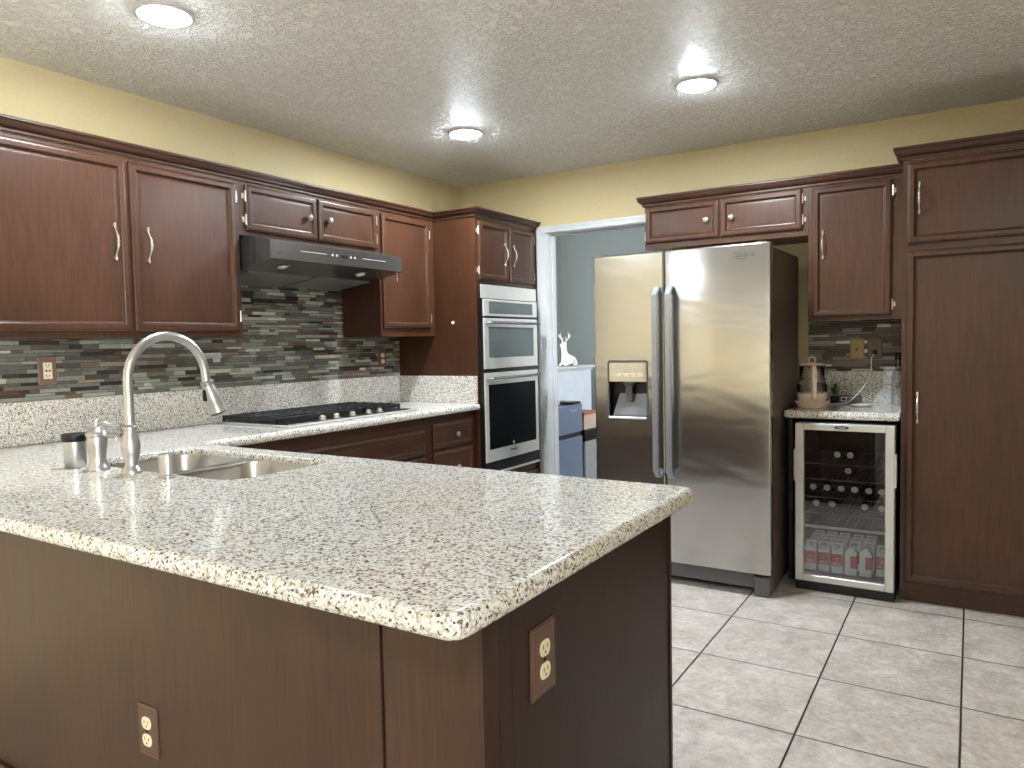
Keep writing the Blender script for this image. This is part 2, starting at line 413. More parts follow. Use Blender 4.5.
# ------------------------------------------------------------------ room shell
bm = bmesh.new(); bx(bm, -.1, XR+.1, YR-.1, 0, -.1, 0); struct('floor', bm, M['floor'], 'gray mottled square floor tiles with dark grout')
bm = bmesh.new(); bx(bm, -.6, 3.1, 0.0, 2.5, -.1, 0); struct('floor', bm, M['floor'], 'tiled floor of the back room beyond the doorway')
bm = bmesh.new(); bx(bm, -.1, XR+.1, YR-.1, 0, H, H+.1); struct('ceiling', bm, M['ceiling'], 'knockdown textured off white ceiling')
bm = bmesh.new(); bx(bm, -.6, 3.1, .0, 2.5, H, H+.1); struct('ceiling', bm, M['ceiling'], 'ceiling of the back room')
def wall_with_hole(fix, a0, a1, b0, b1, t0, t1, z0=0, z1=H):
    """fix: 'x' wall spans along x (thickness t along y); 'y' spans along y. hole a0..a1 (u), b0..b1 (z)"""
def wallx(bm, x0, x1, y0, y1, hole):
    hx0, hx1, hz0, hz1 = hole
    bx(bm, x0, hx0, y0, y1, 0, H); bx(bm, hx1, x1, y0, y1, 0, H); bx(bm, hx0, hx1, y0, y1, hz1, H)
    if hz0 > 0: bx(bm, hx0, hx1, y0, y1, 0, hz0)
def wally(bm, y0, y1, x0, x1, hole):
    hy0, hy1, hz0, hz1 = hole
    bx(bm, x0, x1, y0, hy0, 0, H); bx(bm, x0, x1, hy1, y1, 0, H); bx(bm, x0, x1, hy0, hy1, hz1, H)
    if hz0 > 0: bx(bm, x0, x1, hy0, hy1, 0, hz0)
DX0, DX1, DZ = .731, 1.50, 2.045
bm = bmesh.new(); bx(bm, -.1, 0, -3.95, 0, 0, H); struct('wall_left', bm, M['yellow'], 'yellow wall above and beside the left cabinets')
bm = bmesh.new(); bx(bm, -.1, 0, YR-.1, -3.95, 0, H); struct('wall_left_rear', bm, M['offwhite'], 'off white left wall beside the camera')
bm = bmesh.new(); wallx(bm, -.1, XR+.1, 0, .057, (DX0-.012, DX1+.012, 0, DZ+.012)); struct('wall_back', bm, M['yellow'], 'yellow back wall with doorway')
bm = bmesh.new(); wallx(bm, -.1, XR+.1, .057, .115, (DX0-.012, DX1+.012, 0, DZ+.012)); struct('wall_back_inner', bm, M['bluegray'], 'blue gray back room side of the doorway wall')
bm = bmesh.new(); bx(bm, 3.425, XR, -.012, 0, 2.165, H); struct('wall_back_furring', bm, M['yellow'], 'slightly proud strip of yellow wall over the pantry')
bm = bmesh.new(); bx(bm, -.1, XR+.1, YR-.1, YR, 0, H); struct('wall_rear', bm, M['offwhite'], 'off white wall behind the camera')
bm = bmesh.new(); wally(bm, YR, 0, XR, XR+.1, SWN); struct('wall_right', bm, M['offwhite'], 'off white right wall with wide added glass door')
bm = bmesh.new(); bx(bm, -.557, 3.1, 2.4, 2.5, 0, H); struct('wall_far', bm, M['bluegray'], 'blue gray far wall seen through the doorway')
bm = bmesh.new(); bx(bm, -.557, -.457, .115, 2.4, 0, H); struct('wall_far_left', bm, M['bluegray'], 'blue gray left wall of the back room')
bm = bmesh.new(); wally(bm, .115, 2.4, 3.0, 3.1, BW); struct('wall_far_right', bm, M['bluegray'], 'blue gray right wall of the back room with window')
def window(n, kind, a0, a1, z0, z1, t, label):
    bm = bmesh.new(); w = .05
    segs = [(a0, a0+w, z0, z1), (a1-w, a1, z0, z1), (a0+w, a1-w, z0, z0+w), (a0+w, a1-w, z1-w, z1), ((a0+a1)/2-w/2, (a0+a1)/2+w/2, z0+w, z1-w)]
    for u0, u1, v0, v1 in segs:
        if kind == 'x': bx(bm, u0, u1, t-.025, t+.025, v0, v1)
        else: bx(bm, t-.025, t+.025, u0, u1, v0, v1)
    o = struct(f'window_{n}', bm, M['white'], label)
    bm = bmesh.new()
    if kind == 'x': bx(bm, a0+w, a1-w, t-.003, t+.003, z0+w, z1-w)
    else: bx(bm, t-.003, t+.003, a0+w, a1-w, z0+w, z1-w)
    mk('glass_pane', bm, M['pane'], o)
window(1, 'y', SWN[0], SWN[1], SWN[2], SWN[3], XR+.06, 'unseen white framed glass door added in the right wall for daylight')  # out of view, added to let daylight in
window(2, 'y', BW[0], BW[1], BW[2], BW[3], 3.06, 'white framed window in the back room')
# doorway trim
bm = bmesh.new()
CW = .075
for x0, x1 in ((DX0-CW, DX0-.006), (DX1+.006, DX1+CW)):
    bx(bm, x0, x1, -.014, -.0005, 0, DZ+.0035)
    bx(bm, x0 if x0 < 1 else x1-.02, (x0+.02) if x0 < 1 else x1, -.020, -.0145, 0, DZ+.0355)
bx(bm, DX0-CW, DX1+CW, -.014, -.0005, DZ+.004, DZ+.050, .003); bx(bm, DX0-CW, DX1+CW, -.020, -.0145, DZ+.036, DZ+.050)
bx(bm, DX0-.012, DX0, -.001, .12, 0, DZ+.012); bx(bm, DX1, DX1+.012, -.001, .12, 0, DZ+.012); bx(bm, DX0, DX1, -.001, .12, DZ, DZ+.012)
bx(bm, DX0-.0005, DX0+.011, .05, .085, 0, DZ, .002); bx(bm, DX1-.011, DX1+.0005, .05, .085, 0, DZ, .002); bx(bm, DX0+.011, DX1-.011, .05, .085, DZ-.011, DZ+.0005, .002)
struct('trim_1', bm, M['white'], 'white casing and jamb around the doorway', 'door trim')

# ------------------------------------------------------------------ countertop (L shaped) with sink cut-out
def rounded(poly, rads, seg=8):
    out = []; n = len(poly)
    for i in range(n):
        p = Vector(poly[i]); a = Vector(poly[i-1]); b = Vector(poly[(i+1) % n]); r = rads[i]
        if r <= 0: out.append(p); continue
        da = (a-p).normalized(); db = (b-p).normalized(); c = p + (da+db)*r
        a0 = math.atan2(*(p+da*r-c).yx); a1 = math.atan2(*(p+db*r-c).yx); d = (a1-a0+PI) % (2*PI) - PI
        for k in range(seg+1): t = a0+d*k/seg; out.append(c+Vector((math.cos(t), math.sin(t)))*r)
    return out
def inset(poly, d):
    n = len(poly); out = []
    for i in range(n):
        p = poly[i]; e1 = (p-poly[i-1]).normalized(); e2 = (poly[(i+1) % n]-p).normalized()
        n1 = Vector((-e1.y, e1.x)); n2 = Vector((-e2.y, e2.x)); b = (n1+n2); k = b.dot(n1)
        out.append(p + b*(d/max(k, .2)))
    return out
ZT, ZB = .914, .8745
OUT = rounded([(.001, -3.758), (2.676, -3.758), (2.676, -2.735), (.652, -2.735), (.652, -.7585), (.001, -.7585)], [0, .035, .035, .06, .0, 0])
NOSE = [(.020, ZT), (.014, ZT), (.006, ZT-.003), (.0015, ZT-.009), (0, ZT-.018), (.0, ZT-.026), (.004, ZT-.035), (.011, ZB)]
NOSE.reverse()
SINKR = rounded([(.735, -3.228), (1.500, -3.228), (1.500, -2.835), (.735, -2.835)], [.09, .09, .07, .07], 10)
def nose_ring(bm, poly, prof, sgn):
    prev = None; rings = []
    for i, z in prof:
        q = inset(poly, i*sgn) if i else poly
        rg = [bm.verts.new((p.x, p.y, z)) for p in q]
        if prev: bridge(bm, prev, rg)
        prev = rg; rings.append(rg)
    return rings
def fill(bm, loops):
    tris = tessellate_polygon([[v.co for v in l] for l in loops]); vs = [v for l in loops for v in l]
    for t in tris:
        try: bm.faces.new([vs[i] for i in t])
        except ValueError: pass
bm = bmesh.new()
ro = nose_ring(bm, OUT, NOSE, 1)
rh = nose_ring(bm, SINKR, [(.03, ZB), (.03, ZT-.021), (0, ZT-.021), (0, ZT-.006), (.0015, ZT-.002), (.005, ZT), (.008, ZT)], -1)
fill(bm, [ro[-1], rh[-1]]); fill(bm, [ro[0], rh[0]])
bmesh.ops.remove_doubles(bm, verts=bm.verts[:], dist=1e-5)
o = mk('countertop', bm, M['granite'], None, True, 40)
tag(o, 'long cream speckled granite countertop wrapping from peninsula to the cooktop wall', 'countertop')
# granite upstand on left wall and its return
bm = bmesh.new(); bx(bm, .0005, .020, -3.757, -.7815, .9145, 1.090, .002); bx(bm, .0005, .6375, -.7815, -.7585, .9145, 1.086, .002)
tag(mk('granite_backsplash', bm, M['granite'], None), 'granite upstand strip along the left wall behind the cooktop', 'backsplash')

# ------------------------------------------------------------------ mosaics (each one piece)
def mosaic(name, fn, u0, u1, v0, v1, hs, lens, palette, mat, label, relief=.0, skip=None, grout=(60, 58, 54), cat='backsplash'):
    bm = bmesh.new(); tint = bm.loops.layers.float_color.new('tint'); rnd = random.Random(3)
    def put(a, b, c, d, n0, n1, col):
        before = len(bm.faces); local_box(bm, fn, a, b, c, d, n0, n1); bm.faces.ensure_lookup_table()
        for f in bm.faces[before:]:
            for lp in f.loops: lp[tint] = col
    put(u0, u1, v0, v1, 0.0005, .004, lin(*grout))
    v = v0
    while v < v1-.004:
        h = min(rnd.choice(hs), v1-v); u = u0 - rnd.random()*.1
        while u < u1:
            L = rnd.uniform(*lens); a = max(u, u0); b = min(u+L, u1); u += L
            if b-a < .006: continue
            if skip and skip(a, b, v, v+h): continue
            c = rnd.choices(palette, [p[3] for p in palette])[0]; k = rnd.uniform(.8, 1.15)
            put(a+.0008, b-.0008, v+.0008, v+h-.0008, .003, .007+rnd.random()*relief, lin(*[max(0, min(255, q*k)) for q in c[:3]]))
        v += h
    return tag(mk(name, bm, mat, None), label, cat)
PAL1 = [(124, 125, 116, 6), (106, 106, 98, 5), (150, 151, 140, 4), (86, 81, 74, 4), (98, 82, 72, 3), (124, 112, 98, 2.5), (52, 46, 43, 3), (150, 142, 124, 2), (92, 94, 89, 4), (82, 60, 52, 1.5)]
fL = mapX(0)
mosaic('mosaic_backsplash', fL, -3.757, -.7595, 1.0905, 1.3415, [.0125, .0165, .0165, .021], (.035, .17), PAL1, M['mosaic'], 'gray and brown glass strip mosaic on the left wall behind the faucet')
mosaic('mosaic_backsplash', fL, -2.238, -1.272, 1.3420, 1.80, [.0125, .0165, .0165, .021], (.035, .17), PAL1, M['mosaic'], 'raised patch of gray brown mosaic under the range hood')
PAL2 = [(112, 104, 97, 6), (86, 79, 73, 5), (140, 131, 121, 4), (60, 55, 52, 3), (226, 220, 206, 4), (156, 144, 130, 3)]
fB = mapYm(0)
mosaic('mosaic_backsplash', fB, 2.456, 2.9735, 1.0905, 1.366, [.013, .018, .022], (.05, .2), PAL2, M['ledge'], 'dark ledge stone strip mosaic above the small right counter', .008, grout=(30, 27, 25))

# ------------------------------------------------------------------ crown mouldings
def sweep_crown(name, path, zb, zt, out, label, ends=True):
    # path: list of (x,y); outward direction is to the right hand side of travel... given by normals list
    prof = [(0, zb), (.008, zb), (.010, zb+(zt-zb)*.08), (.010, zb+(zt-zb)*.22), (.014, zb+(zt-zb)*.28), (.022, zb+(zt-zb)*.36), (.029, zb+(zt-zb)*.5), (.033, zb+(zt-zb)*.66), (out-.005, zb+(zt-zb)*.74), (out, zb+(zt-zb)*.80), (out, zt-.003), (out-.003, zt), (0, zt)]
    P = [Vector(p) for p in path]; bm = bmesh.new(); prev = None; first = None
    for i, p in enumerate(P):
        d1 = (P[i]-P[i-1]).normalized() if i else None; d2 = (P[i+1]-P[i]).normalized() if i < len(P)-1 else None
        ns = [Vector((d.y, -d.x)) for d in (d1, d2) if d is not None]
        b = ns[0] if len(ns) == 1 else (ns[0]+ns[1])/ (1+ns[0].dot(ns[1]))
        rg = [bm.verts.new((p.x+b.x*o_, p.y+b.y*o_, z)) for o_, z in prof]
        if prev: bridge(bm, prev, rg)
        else: first = rg
        prev = rg
    bm.faces.new(first); bm.faces.new(prev)
    return tag(mk(name, bm, M['wood_y'] , None), label, 'crown molding')
sweep_crown('crown_molding', [(.312, -3.365), (.312, -.759), (.640, -.759), (.640, -.003)], 2.0805, 2.130, .042, 'dark wood crown molding along the left wall cabinets and oven tower')
c2 = sweep_crown('crown_molding', [(1.589, -.003), (1.589, -.342), (2.972, -.342)], 2.0805, 2.137, .036, 'dark wood crown molding above the fridge cabinets')
c3 = sweep_crown('crown_molding', [(2.975, -.345), (2.975, -.592), (4.26, -.592)], 2.102, 2.160, .038, 'taller dark wood crown molding on top of the pantry')
for c in (c2, c3): c.data.materials[0] = M['wood_x']

# ------------------------------------------------------------------ left wall cabinets
def wall_cabinet(name, label, x0, x1, y0, y1, z0, z1, side, doors, fn, base, cat='cabinet', mat='wood', rail=True):
    t = thing(name, label, cat, base)
    bm = bmesh.new(); bx(bm, x0, x1, y0, y1, z0, z1)
    if rail:   # small bottom lip of the face frame
        pass
    mk('body', bm, M[mat], t)
    for d in doors: cab_door(t, fn, *d)
    return t
def cab_door(t, fn, u0, u1, v0, v1, hw=None, hinges=(), kind='door', prof=DOOR, mat='wood'):
    d = mk(kind, door_bm(fn, u0, u1, v0, v1, prof), M[mat], t)
    if hw:
        if hw[0] == 'pull': pull(d, fn, hw[1], hw[2], .0062 if hw[1] > u0+.03 and hw[1] < u1-.03 else .017)
        else: knob(d, fn, hw[1], hw[2])
    for u, v, s in hinges: hinge(d, fn, u, v, s)
    return d
fU = mapX(.3125)
wall_cabinet('wall_cabinet', 'tall two door wall cabinet at far left above the faucet', .0005, .312, -3.362, -2.2425, 1.342, 2.080, 'x',
    [(-3.335, -2.792, 1.367, 2.060, ('pull', -2.848, 1.727), [(-3.337, 1.47, -1)]),
     (-2.777, -2.262, 1.367, 2.060, ('pull', -2.707, 1.727), [(-2.260, 2.0, 1), (-2.260, 1.44, 1)])], fU, (.156, -2.8, 1.342))
wall_cabinet('wall_cabinet', 'short two door wall cabinet over the range hood', .0005, .312, -2.2415, -1.2725, 1.826, 2.080, 'x',
    [(-2.204, -1.757, 1.848, 2.066, ('knob', -1.815, 1.960), [(-2.206, 2.012, -1), (-2.206, 1.900, -1)]),
     (-1.748, -1.300, 1.848, 2.066, ('knob', -1.672, 1.962), [(-1.298, 2.012, 1), (-1.298, 1.905, 1)])], fU, (.156, -1.75, 1.826))
wall_cabinet('wall_cabinet', 'tall one door wall cabinet between range hood and oven tower', .0005, .312, -1.2715, -.7585, 1.343, 2.080, 'x',
    [(-1.256, -.812, 1.392, 2.062, None, [(-.810, 1.985, 1), (-.810, 1.455, 1)])], fU, (.156, -1.0, 1.343))

# ------------------------------------------------------------------ oven tower
t = thing('oven_cabinet', 'tall dark wood oven tower cabinet beside the doorway', 'cabinet', (.32, -.38, 0))
bm = bmesh.new()
bx(bm, .0005, .6375, -.757, -.735, 0, 2.080, .001); mk('side_panel', bm, M['side'], t)
bm = bmesh.new(); bx(bm, .0005, .6375, -.022, -.003, 0, 2.08); bx(bm, .0005, .02, -.735, -.022, 0, 2.08); bx(bm, .02, .6375, -.735, -.022, 1.662, 1.682); bx(bm, .02, .6375, -.735, -.022, 2.06, 2.08); bx(bm, .02, .60, -.735, -.022, 0, .40)
bx(bm, .60, .6375, -.735, -.722, .40, 1.662); bx(bm, .60, .6375, -.735, -.022, .40, .44); bx(bm, .58, .6375, -.735, -.022, 1.682, 2.06)
mk('body', bm, M['wood'], t)
fO = mapX(.638)
cab_door(t, fO, -.728, -.388, 1.690, 2.056, ('pull', -.428, 1.868), [(-.730, 1.995, -1), (-.730, 1.748, -1)])
cab_door(t, fO, -.372, -.048, 1.690, 2.056, ('pull', -.322, 1.868), [(-.046, 1.995, 1), (-.046, 1.748, 1)])
cab_door(t, fO, -.728, -.048, .09, .395, None, [], 'drawer')
bm = bmesh.new(); lathe(bm, [(.010, 0), (.011, .004), (.008, .010), (.002, .012)], (.456, -.757, 1.424), (0, -1, 0), 14)
mk('plug_button', bm, M['whiteplastic'], t, True)['label'] = 'small white cap on the side panel'
# ovens
t = thing('wall_oven', 'stainless built-in combination wall oven stack with two glass doors', 'oven', (.35, -.4, .45))
y0, y1 = -.722, -.030
bm = bmesh.new(); bx(bm, .06, .640, -.7205, -.024, .4405, 1.6615); bx(bm, .640, .676, -.743, -.085, .445, 1.57, .002); mk('housing', bm, M['black'], t)
bm = bmesh.new(); bx(bm, .656, .662, -.738, -.055, 1.573, 1.659, .001); mk('top_filler', bm, M['silver'], t)['label'] = 'plain silver filler panel above the controls'
def framed(bm, x0, x1, ya, yb, za, zb, wy, wt, wb, rec):
    # plate with a recessed opening
    o_ = [(ya, za), (yb, za), (yb, zb), (ya, zb)]; i_ = [(ya+wy, za+wb), (yb-wy, za+wb), (yb-wy, zb-wt), (ya+wy, zb-wt)]
    V = lambda x, l: [bm.verts.new((x, a, b)) for a, b in l]
    back = V(x0, o_); e1 = V(x1-.003, o_); sh = [(a+(.003 if a == ya else -.003), b+(.003 if b == za else -.003)) for a, b in o_]
    e2 = V(x1, sh); i1 = V(x1, i_); i2 = V(x1-rec, i_)
    bm.faces.new(back); bridge(bm, back, e1); bridge(bm, e1, e2); bridge(bm, e2, i1); bridge(bm, i1, i2); bm.faces.new(i2)
YA, YB = -.745, -.083
bm = bmesh.new(); framed(bm, .6765, .685, YA, YB, 1.461, 1.566, .060, .014, .014, .003); c = mk('control_panel', bm, M['silver'], t)
box('display', M['ovenglass'], c, .6822, .6838, YA+.061, YB-.061, 1.476, 1.551)
def oven_door(za, zb, wy, wt, wb, gl, hz):
    bm = bmesh.new(); framed(bm, .6765, .685, YA, YB, za, zb, wy, wt, wb, .004); d = mk('door', bm, M['silver'], t)
    box('door_glass', M[gl], d, .6812, .6835, YA+wy+.001, YB-wy-.001, za+wb+.001, zb-wt-.001)
    bm = bmesh.new(); pts = [(.685, YA+.030, hz), (.712, YA+.042, hz), (.722, YA+.08, hz), (.727, (YA+YB)/2, hz), (.722, YB-.08, hz), (.712, YB-.042, hz), (.685, YB-.030, hz)]
    tube(bm, smoothpath(pts, 5), .016, 12, .6); mk('handle', bm, M['steel_y'], d, True)
    return d
oven_door(1.128, 1.447, .052, .055, .068, 'ovenglass', 1.418)
d = oven_door(.535, 1.102, .038, .075, .078, 'blackglass', 1.068)
def text(name, s, size, mat, parent, origin, right, up, ext=.0006, base=None):
    cu = bpy.data.curves.new(name, 'FONT'); cu.body = s; cu.size = size; cu.extrude = ext; cu.offset = size*.02; cu.align_x = 'CENTER'; cu.align_y = 'CENTER'
    ob = bpy.data.objects.new(name, cu); COL.objects.link(ob); dg = bpy.context.evaluated_depsgraph_get(); dg.update()
    me = bpy.data.meshes.new_from_object(ob.evaluated_get(dg)); bpy.data.objects.remove(ob); me.materials.clear(); me.materials.append(mat)
    r = Vector(right); u = Vector(up); n = r.cross(u); o0 = Vector((0, 0, 0)); p = parent
    while p is not None: o0 += p.location; p = p.parent
    for v in me.vertices: v.co = Vector(origin) - o0 + r*v.co.x + u*v.co.y + n*v.co.z
    me.name = name; o = bpy.data.objects.new(name, me); COL.objects.link(o); o.parent = parent; return o
text('logo', 'KitchenAid', .018, M['text'], d, (.6855, -.42, .587), (0, 1, 0), (0, 0, 1))
bm = bmesh.new(); lathe(bm, [(.011, 0), (.011, .001)], (.684, -.42, .632), (1, 0, 0), 16); mk('badge', bm, M['silver'], d)
bm = bmesh.new(); bx(bm, .6765, .680, YA, YB, .47, .528, .001)
for k in range(3): bx(bm, .680, .682, YA+.02, YB-.02, .482+k*.014, .487+k*.014)
mk('vent', bm, M['black'], t)
box('lower_trim', M['silver'], t, .6765, .688, YA, YB, .452, .466, .002)

# ------------------------------------------------------------------ range hood
t = thing('range_hood', 'stainless under-cabinet range hood above the cooktop', 'range hood', (.25, -1.75, 1.61))
ya, yb = -2.212, -1.288
def hood_pt(k): pass
prof = [(.012, 1.625), (.012, 1.8235), (.350, 1.8235), (.492, 1.790), (.492, 1.706), (.300, 1.664)]
bm = bmesh.new()
A = [bm.verts.new((x, ya, z)) for x, z in prof]; B = [bm.verts.new((x, yb, z)) for x, z in prof]; bridge(bm, A, B); bm.faces.new(A); bm.faces.new(B)
mk('canopy', bm, M['hoodsteel'], t)
bm = bmesh.new()
def slope(x): return 1.625+(x-.012)/(.300-.012)*(1.664-1.625) if x < .3 else 1.664+(x-.3)/.192*(.042)
for (xa, xb) in ((.03, .285),):
    for (a, b) in ((ya+.04, (ya+yb)/2-.01), ((ya+yb)/2+.01, yb-.04)):
        q = [bm.verts.new((x, y, slope(x)-dz)) for dz in (.001, .006) for x, y in ((xa, a), (xb, a), (xb, b), (xa, b))]
        bridge(bm, q[:4], q[4:]); bm.faces.new(q[:4]); bm.faces.new(q[4:])
mk('grease_filter', bm, M['filter'], t)
for yy in (-2.06, -1.52):
    bm = bmesh.new(); lathe(bm, [(.034, .0), (.036, .004), (.028, .007), (.026, .004), (.0, .003)], (.395, yy, slope(.395)+.001), Vector((.042, 0, -.192)), 20); l = mk('lamp', bm, M['steel_y'], t, True)
    bm = bmesh.new(); lathe(bm, [(.025, .0), (.022, .008), (.001, .011)], (.395, yy, slope(.395)), Vector((.042, 0, -.192)), 20); mk('lamp_lens', bm, M['hoodlens'], l, True)
box('trim_line', M['silver'], t, .4915, .4935, -2.03, -1.86, 1.752, 1.755); box('trim_line', M['silver'], t, .4915, .4935, -1.60, -1.42, 1.752, 1.755)
box('display', M['black'], t, .4915, .4945, -1.758, -1.715, 1.742, 1.762, .001)
for yy in (-1.82, -1.79, -1.69, -1.66):
    bm = bmesh.new(); lathe(bm, [(.006, 0), (.006, .003), (.004, .004)], (.492, yy, 1.752), (1, 0, 0), 12); mk('button', bm, M['silver'], t)
text('logo', 'BROAN', .013, M['text'], t, (.4925, -2.14, 1.735), (0, 1, 0), (0, 0, 1))
bm = bmesh.new(); cyl(bm, (.47, -1.30, 1.700), (.47, -1.30, 1.672), .0018, 8); ellipsoid(bm, (.47, -1.30, 1.668), (.005, .005, .006), 8); ellipsoid(bm, (.47, -1.30, 1.655), (.004, .004, .006), 8)
mk('pull_chain', bm, M['pewter'], t, True)

# ------------------------------------------------------------------ cooktop
t = thing('cooktop', 'black and stainless five burner gas cooktop set in the granite', 'cooktop', (.32, -1.76, ZT))
x0, x1, y0, y1 = .055, .588, -2.225, -1.300
bm = bmesh.new(); bx(bm, x0, x1, y0, y1, ZT+.0005, ZT+.010, .004, 2); mk('steel_tray', bm, M['silver'], t, True)
box('black_surface', M['black'], t, x0+.02, x1-.028, y0+.02, y1-.02, ZT+.0095, ZT+.0135, .001)
BUR = [(.17, -2.04, .035), (.40, -2.04, .045), (.27, -1.76, .055), (.17, -1.48, .045), (.40, -1.48, .035)]
for bxx, byy, r in BUR:
    bm = bmesh.new(); lathe(bm, [(r*1.2, 0), (r*1.15, .006), (r, .008), (r, .014), (r*.8, .017), (0, .018)], (bxx, byy, ZT+.0135), (0, 0, 1), 20); b = mk('burner', bm, M['iron'], t, True)
for g0, g1 in ((y0+.022, y0+.312), (y0+.318, y1-.318), (y1-.312, y1-.022)):
    bm = bmesh.new(); za, zb = ZT+.020, ZT+.040; gx0, gx1 = x0+.022, x1-.105
    bx(bm, gx0, gx0+.011, g0, g1, za, zb, .001); bx(bm, gx1-.011, gx1, g0, g1, za, zb, .001)
    for yy in (g0, g1-.011, (g0+g1)/2-.005): bx(bm, gx0, gx1, yy, yy+.010, za+.001, zb+.001, .001)
    for k in range(1, 6):
        xx = gx0 + (gx1-gx0)*k/6
        bx(bm, xx-.004, xx+.004, g0, g1, za, zb+.004, .001)
    for xx in (gx0, gx1-.011):
        for yy in (g0, g1-.011): bx(bm, xx, xx+.011, yy, yy+.011, ZT+.0135, za+.002)
    mk('grate', bm, M['iron'], t)
for yy in (-1.962, -1.868, -1.752, -1.632, -1.545):
    bm = bmesh.new(); lathe(bm, [(.021, 0), (.021, .003), (.017, .005), (.0155, .014), (.012, .017), (0, .0175)], (.530, yy, ZT+.0135), (0, 0, 1), 18)
    bx(bm, .527, .533, yy-.013, yy+.013, ZT+.029, ZT+.036, .001); mk('knob', bm, M['pewter'], t, True)

# ------------------------------------------------------------------ base cabinets under cooktop run
t = thing('base_cabinet', 'dark wood base cabinets with drawers below the cooktop', 'cabinet', (.31, -1.75, 0))
bm = bmesh.new(); bx(bm, .0005, .602, -2.797, -.7585, .09, .8735); bx(bm, .0005, .54, -2.797, -.7585, 0, .09); mk('body', bm, M['wood_y'], t)
fC = mapX(.6025)
cab_door(t, fC, -1.188, -.795, .675, .822, ('knob', -.962, .745), [], 'drawer', SLAB)
cab_door(t, fC, -1.188, -.795, .40, .655, ('knob', -.962, .545), [], 'drawer', SLAB)
cab_door(t, fC, -1.188, -.795, .11, .385, ('knob', -.962, .25), [], 'drawer', SLAB)
cab_door(t, fC, -2.20, -1.26, .660, .800, None, [], 'false_panel', SLAB, 'wood_y')
cab_door(t, fC, -2.20, -1.74, .11, .64, ('pull', -1.79, .52)); cab_door(t, fC, -1.72, -1.26, .11, .64, ('pull', -1.67, .52))
cab_door(t, fC, -2.66, -2.24, .11, .80, ('pull', -2.30, .6))

# ------------------------------------------------------------------ peninsula
t = thing('kitchen_peninsula', 'large dark wood peninsula base under the near granite counter', 'peninsula', (1.3, -3.24, 0))
bm = bmesh.new(); PX = 2.648
# hollow under the sink
bx(bm, .0005, .66, -3.600, -2.800, .0, .8735); bx(bm, 1.58, 2.560, -3.600, -2.800, .0, .8735); bx(bm, 2.560, 2.615, -3.600, -2.872, .0, .8735); bx(bm, .66, 1.58, -3.600, -2.800, .0, .60); bx(bm, .66, 1.58, -2.812, -2.800, .60, .8735)
bx(bm, .66, 1.58, -3.600, -3.55, .60, .8735)
mk('body', bm, M['wood_x'], t)
box('front_panel', M['panel'], t, .0005, 2.402, -3.618, -3.6005, .15, .8735, .001)
box('front_panel', M['panel'], t, 2.410, 2.625, -3.618, -3.6005, 0, .856, .001)
bm = bmesh.new(); bx(bm, 2.4025, 2.4095, -3.611, -3.6005, 0, .8735); bx(bm, 2.410, 2.625, -3.611, -3.6005, .8565, .8735); mk('seam', bm, M['slot'], t)
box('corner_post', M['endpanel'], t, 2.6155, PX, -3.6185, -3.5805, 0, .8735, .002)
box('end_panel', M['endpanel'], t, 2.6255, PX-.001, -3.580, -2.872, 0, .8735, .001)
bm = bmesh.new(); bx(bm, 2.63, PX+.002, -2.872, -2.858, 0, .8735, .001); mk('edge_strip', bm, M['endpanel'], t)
bm = bmesh.new(); bx(bm, .0005, 2.402, -3.634, -3.6005, 0, .149, .004); bx(bm, .0005, 2.402, -3.626, -3.62, .13, .149, .002); mk('base_molding', bm, M['panel'], t)
fP = mapYp(-2.7995)
for k in range(3):
    u0 = .70+k*.64; cab_door(t, fP, u0, u0+.60, .11, .84, ('pull', u0+.05, .7))
outlet('wall_outlet', mapYm(-3.6182), 1.701, .432, .072, .116, 'brown outlet plate low on the front panel of the peninsula')
outlet('wall_outlet', mapX(PX-.0008), -3.484, .750, .082, .124, 'brown rope edged outlet plate on the end panel of the peninsula')
outlet('wall_outlet', mapX(.0075), -2.980, 1.211, .072, .120, 'brown safety outlet plate with colored buttons on mosaic behind the faucet', 'rosebrown', 'gfci')
outlet('wall_outlet', mapX(.0075), -.934, 1.206, .072, .114, 'dark outlet plate on the mosaic between cooktop and oven tower')

# ------------------------------------------------------------------ sink
t = thing('sink', 'double bowl undermount stainless sink in the peninsula', 'sink', (1.12, -3.03, .66))
def bowl(x0, x1, y0, y1, depth, r):
    poly = rounded([(x0, y0), (x1, y0), (x1, y1), (x0, y1)], [r]*4, 8); bm = bmesh.new(); prev = None
    for i, z in ((-.012, .8922), (0, .8922), (.002, .886), (.008, .892-depth+.05), (.018, .892-depth+.015), (.045, .892-depth)):
        q = inset(poly, i); rg = [bm.verts.new((p.x, p.y, z)) for p in q]
        if prev: bridge(bm, prev, rg)
        prev = rg
    bm.faces.new(prev); mk('bowl', bm, M['steel_sink'], t, True, 60)
    cx, cy = (x0+x1)/2, (y0+y1)/2
    bm = bmesh.new(); lathe(bm, [(.042, .0005), (.042, .003), (.034, .003), (.030, .001), (0, .001)], (cx, cy, .892-depth), (0, 0, 1), 24); mk('drain', bm, M['steel_sink'], t, True)
box('divider', M['steel_sink'], t, 1.084, 1.122, -3.234, -2.830, .8800, .8926, .002)
bowl(.728, 1.090, -3.235, -2.829, .20, .08); bowl(1.116, 1.508, -3.235, -2.829, .19, .08)

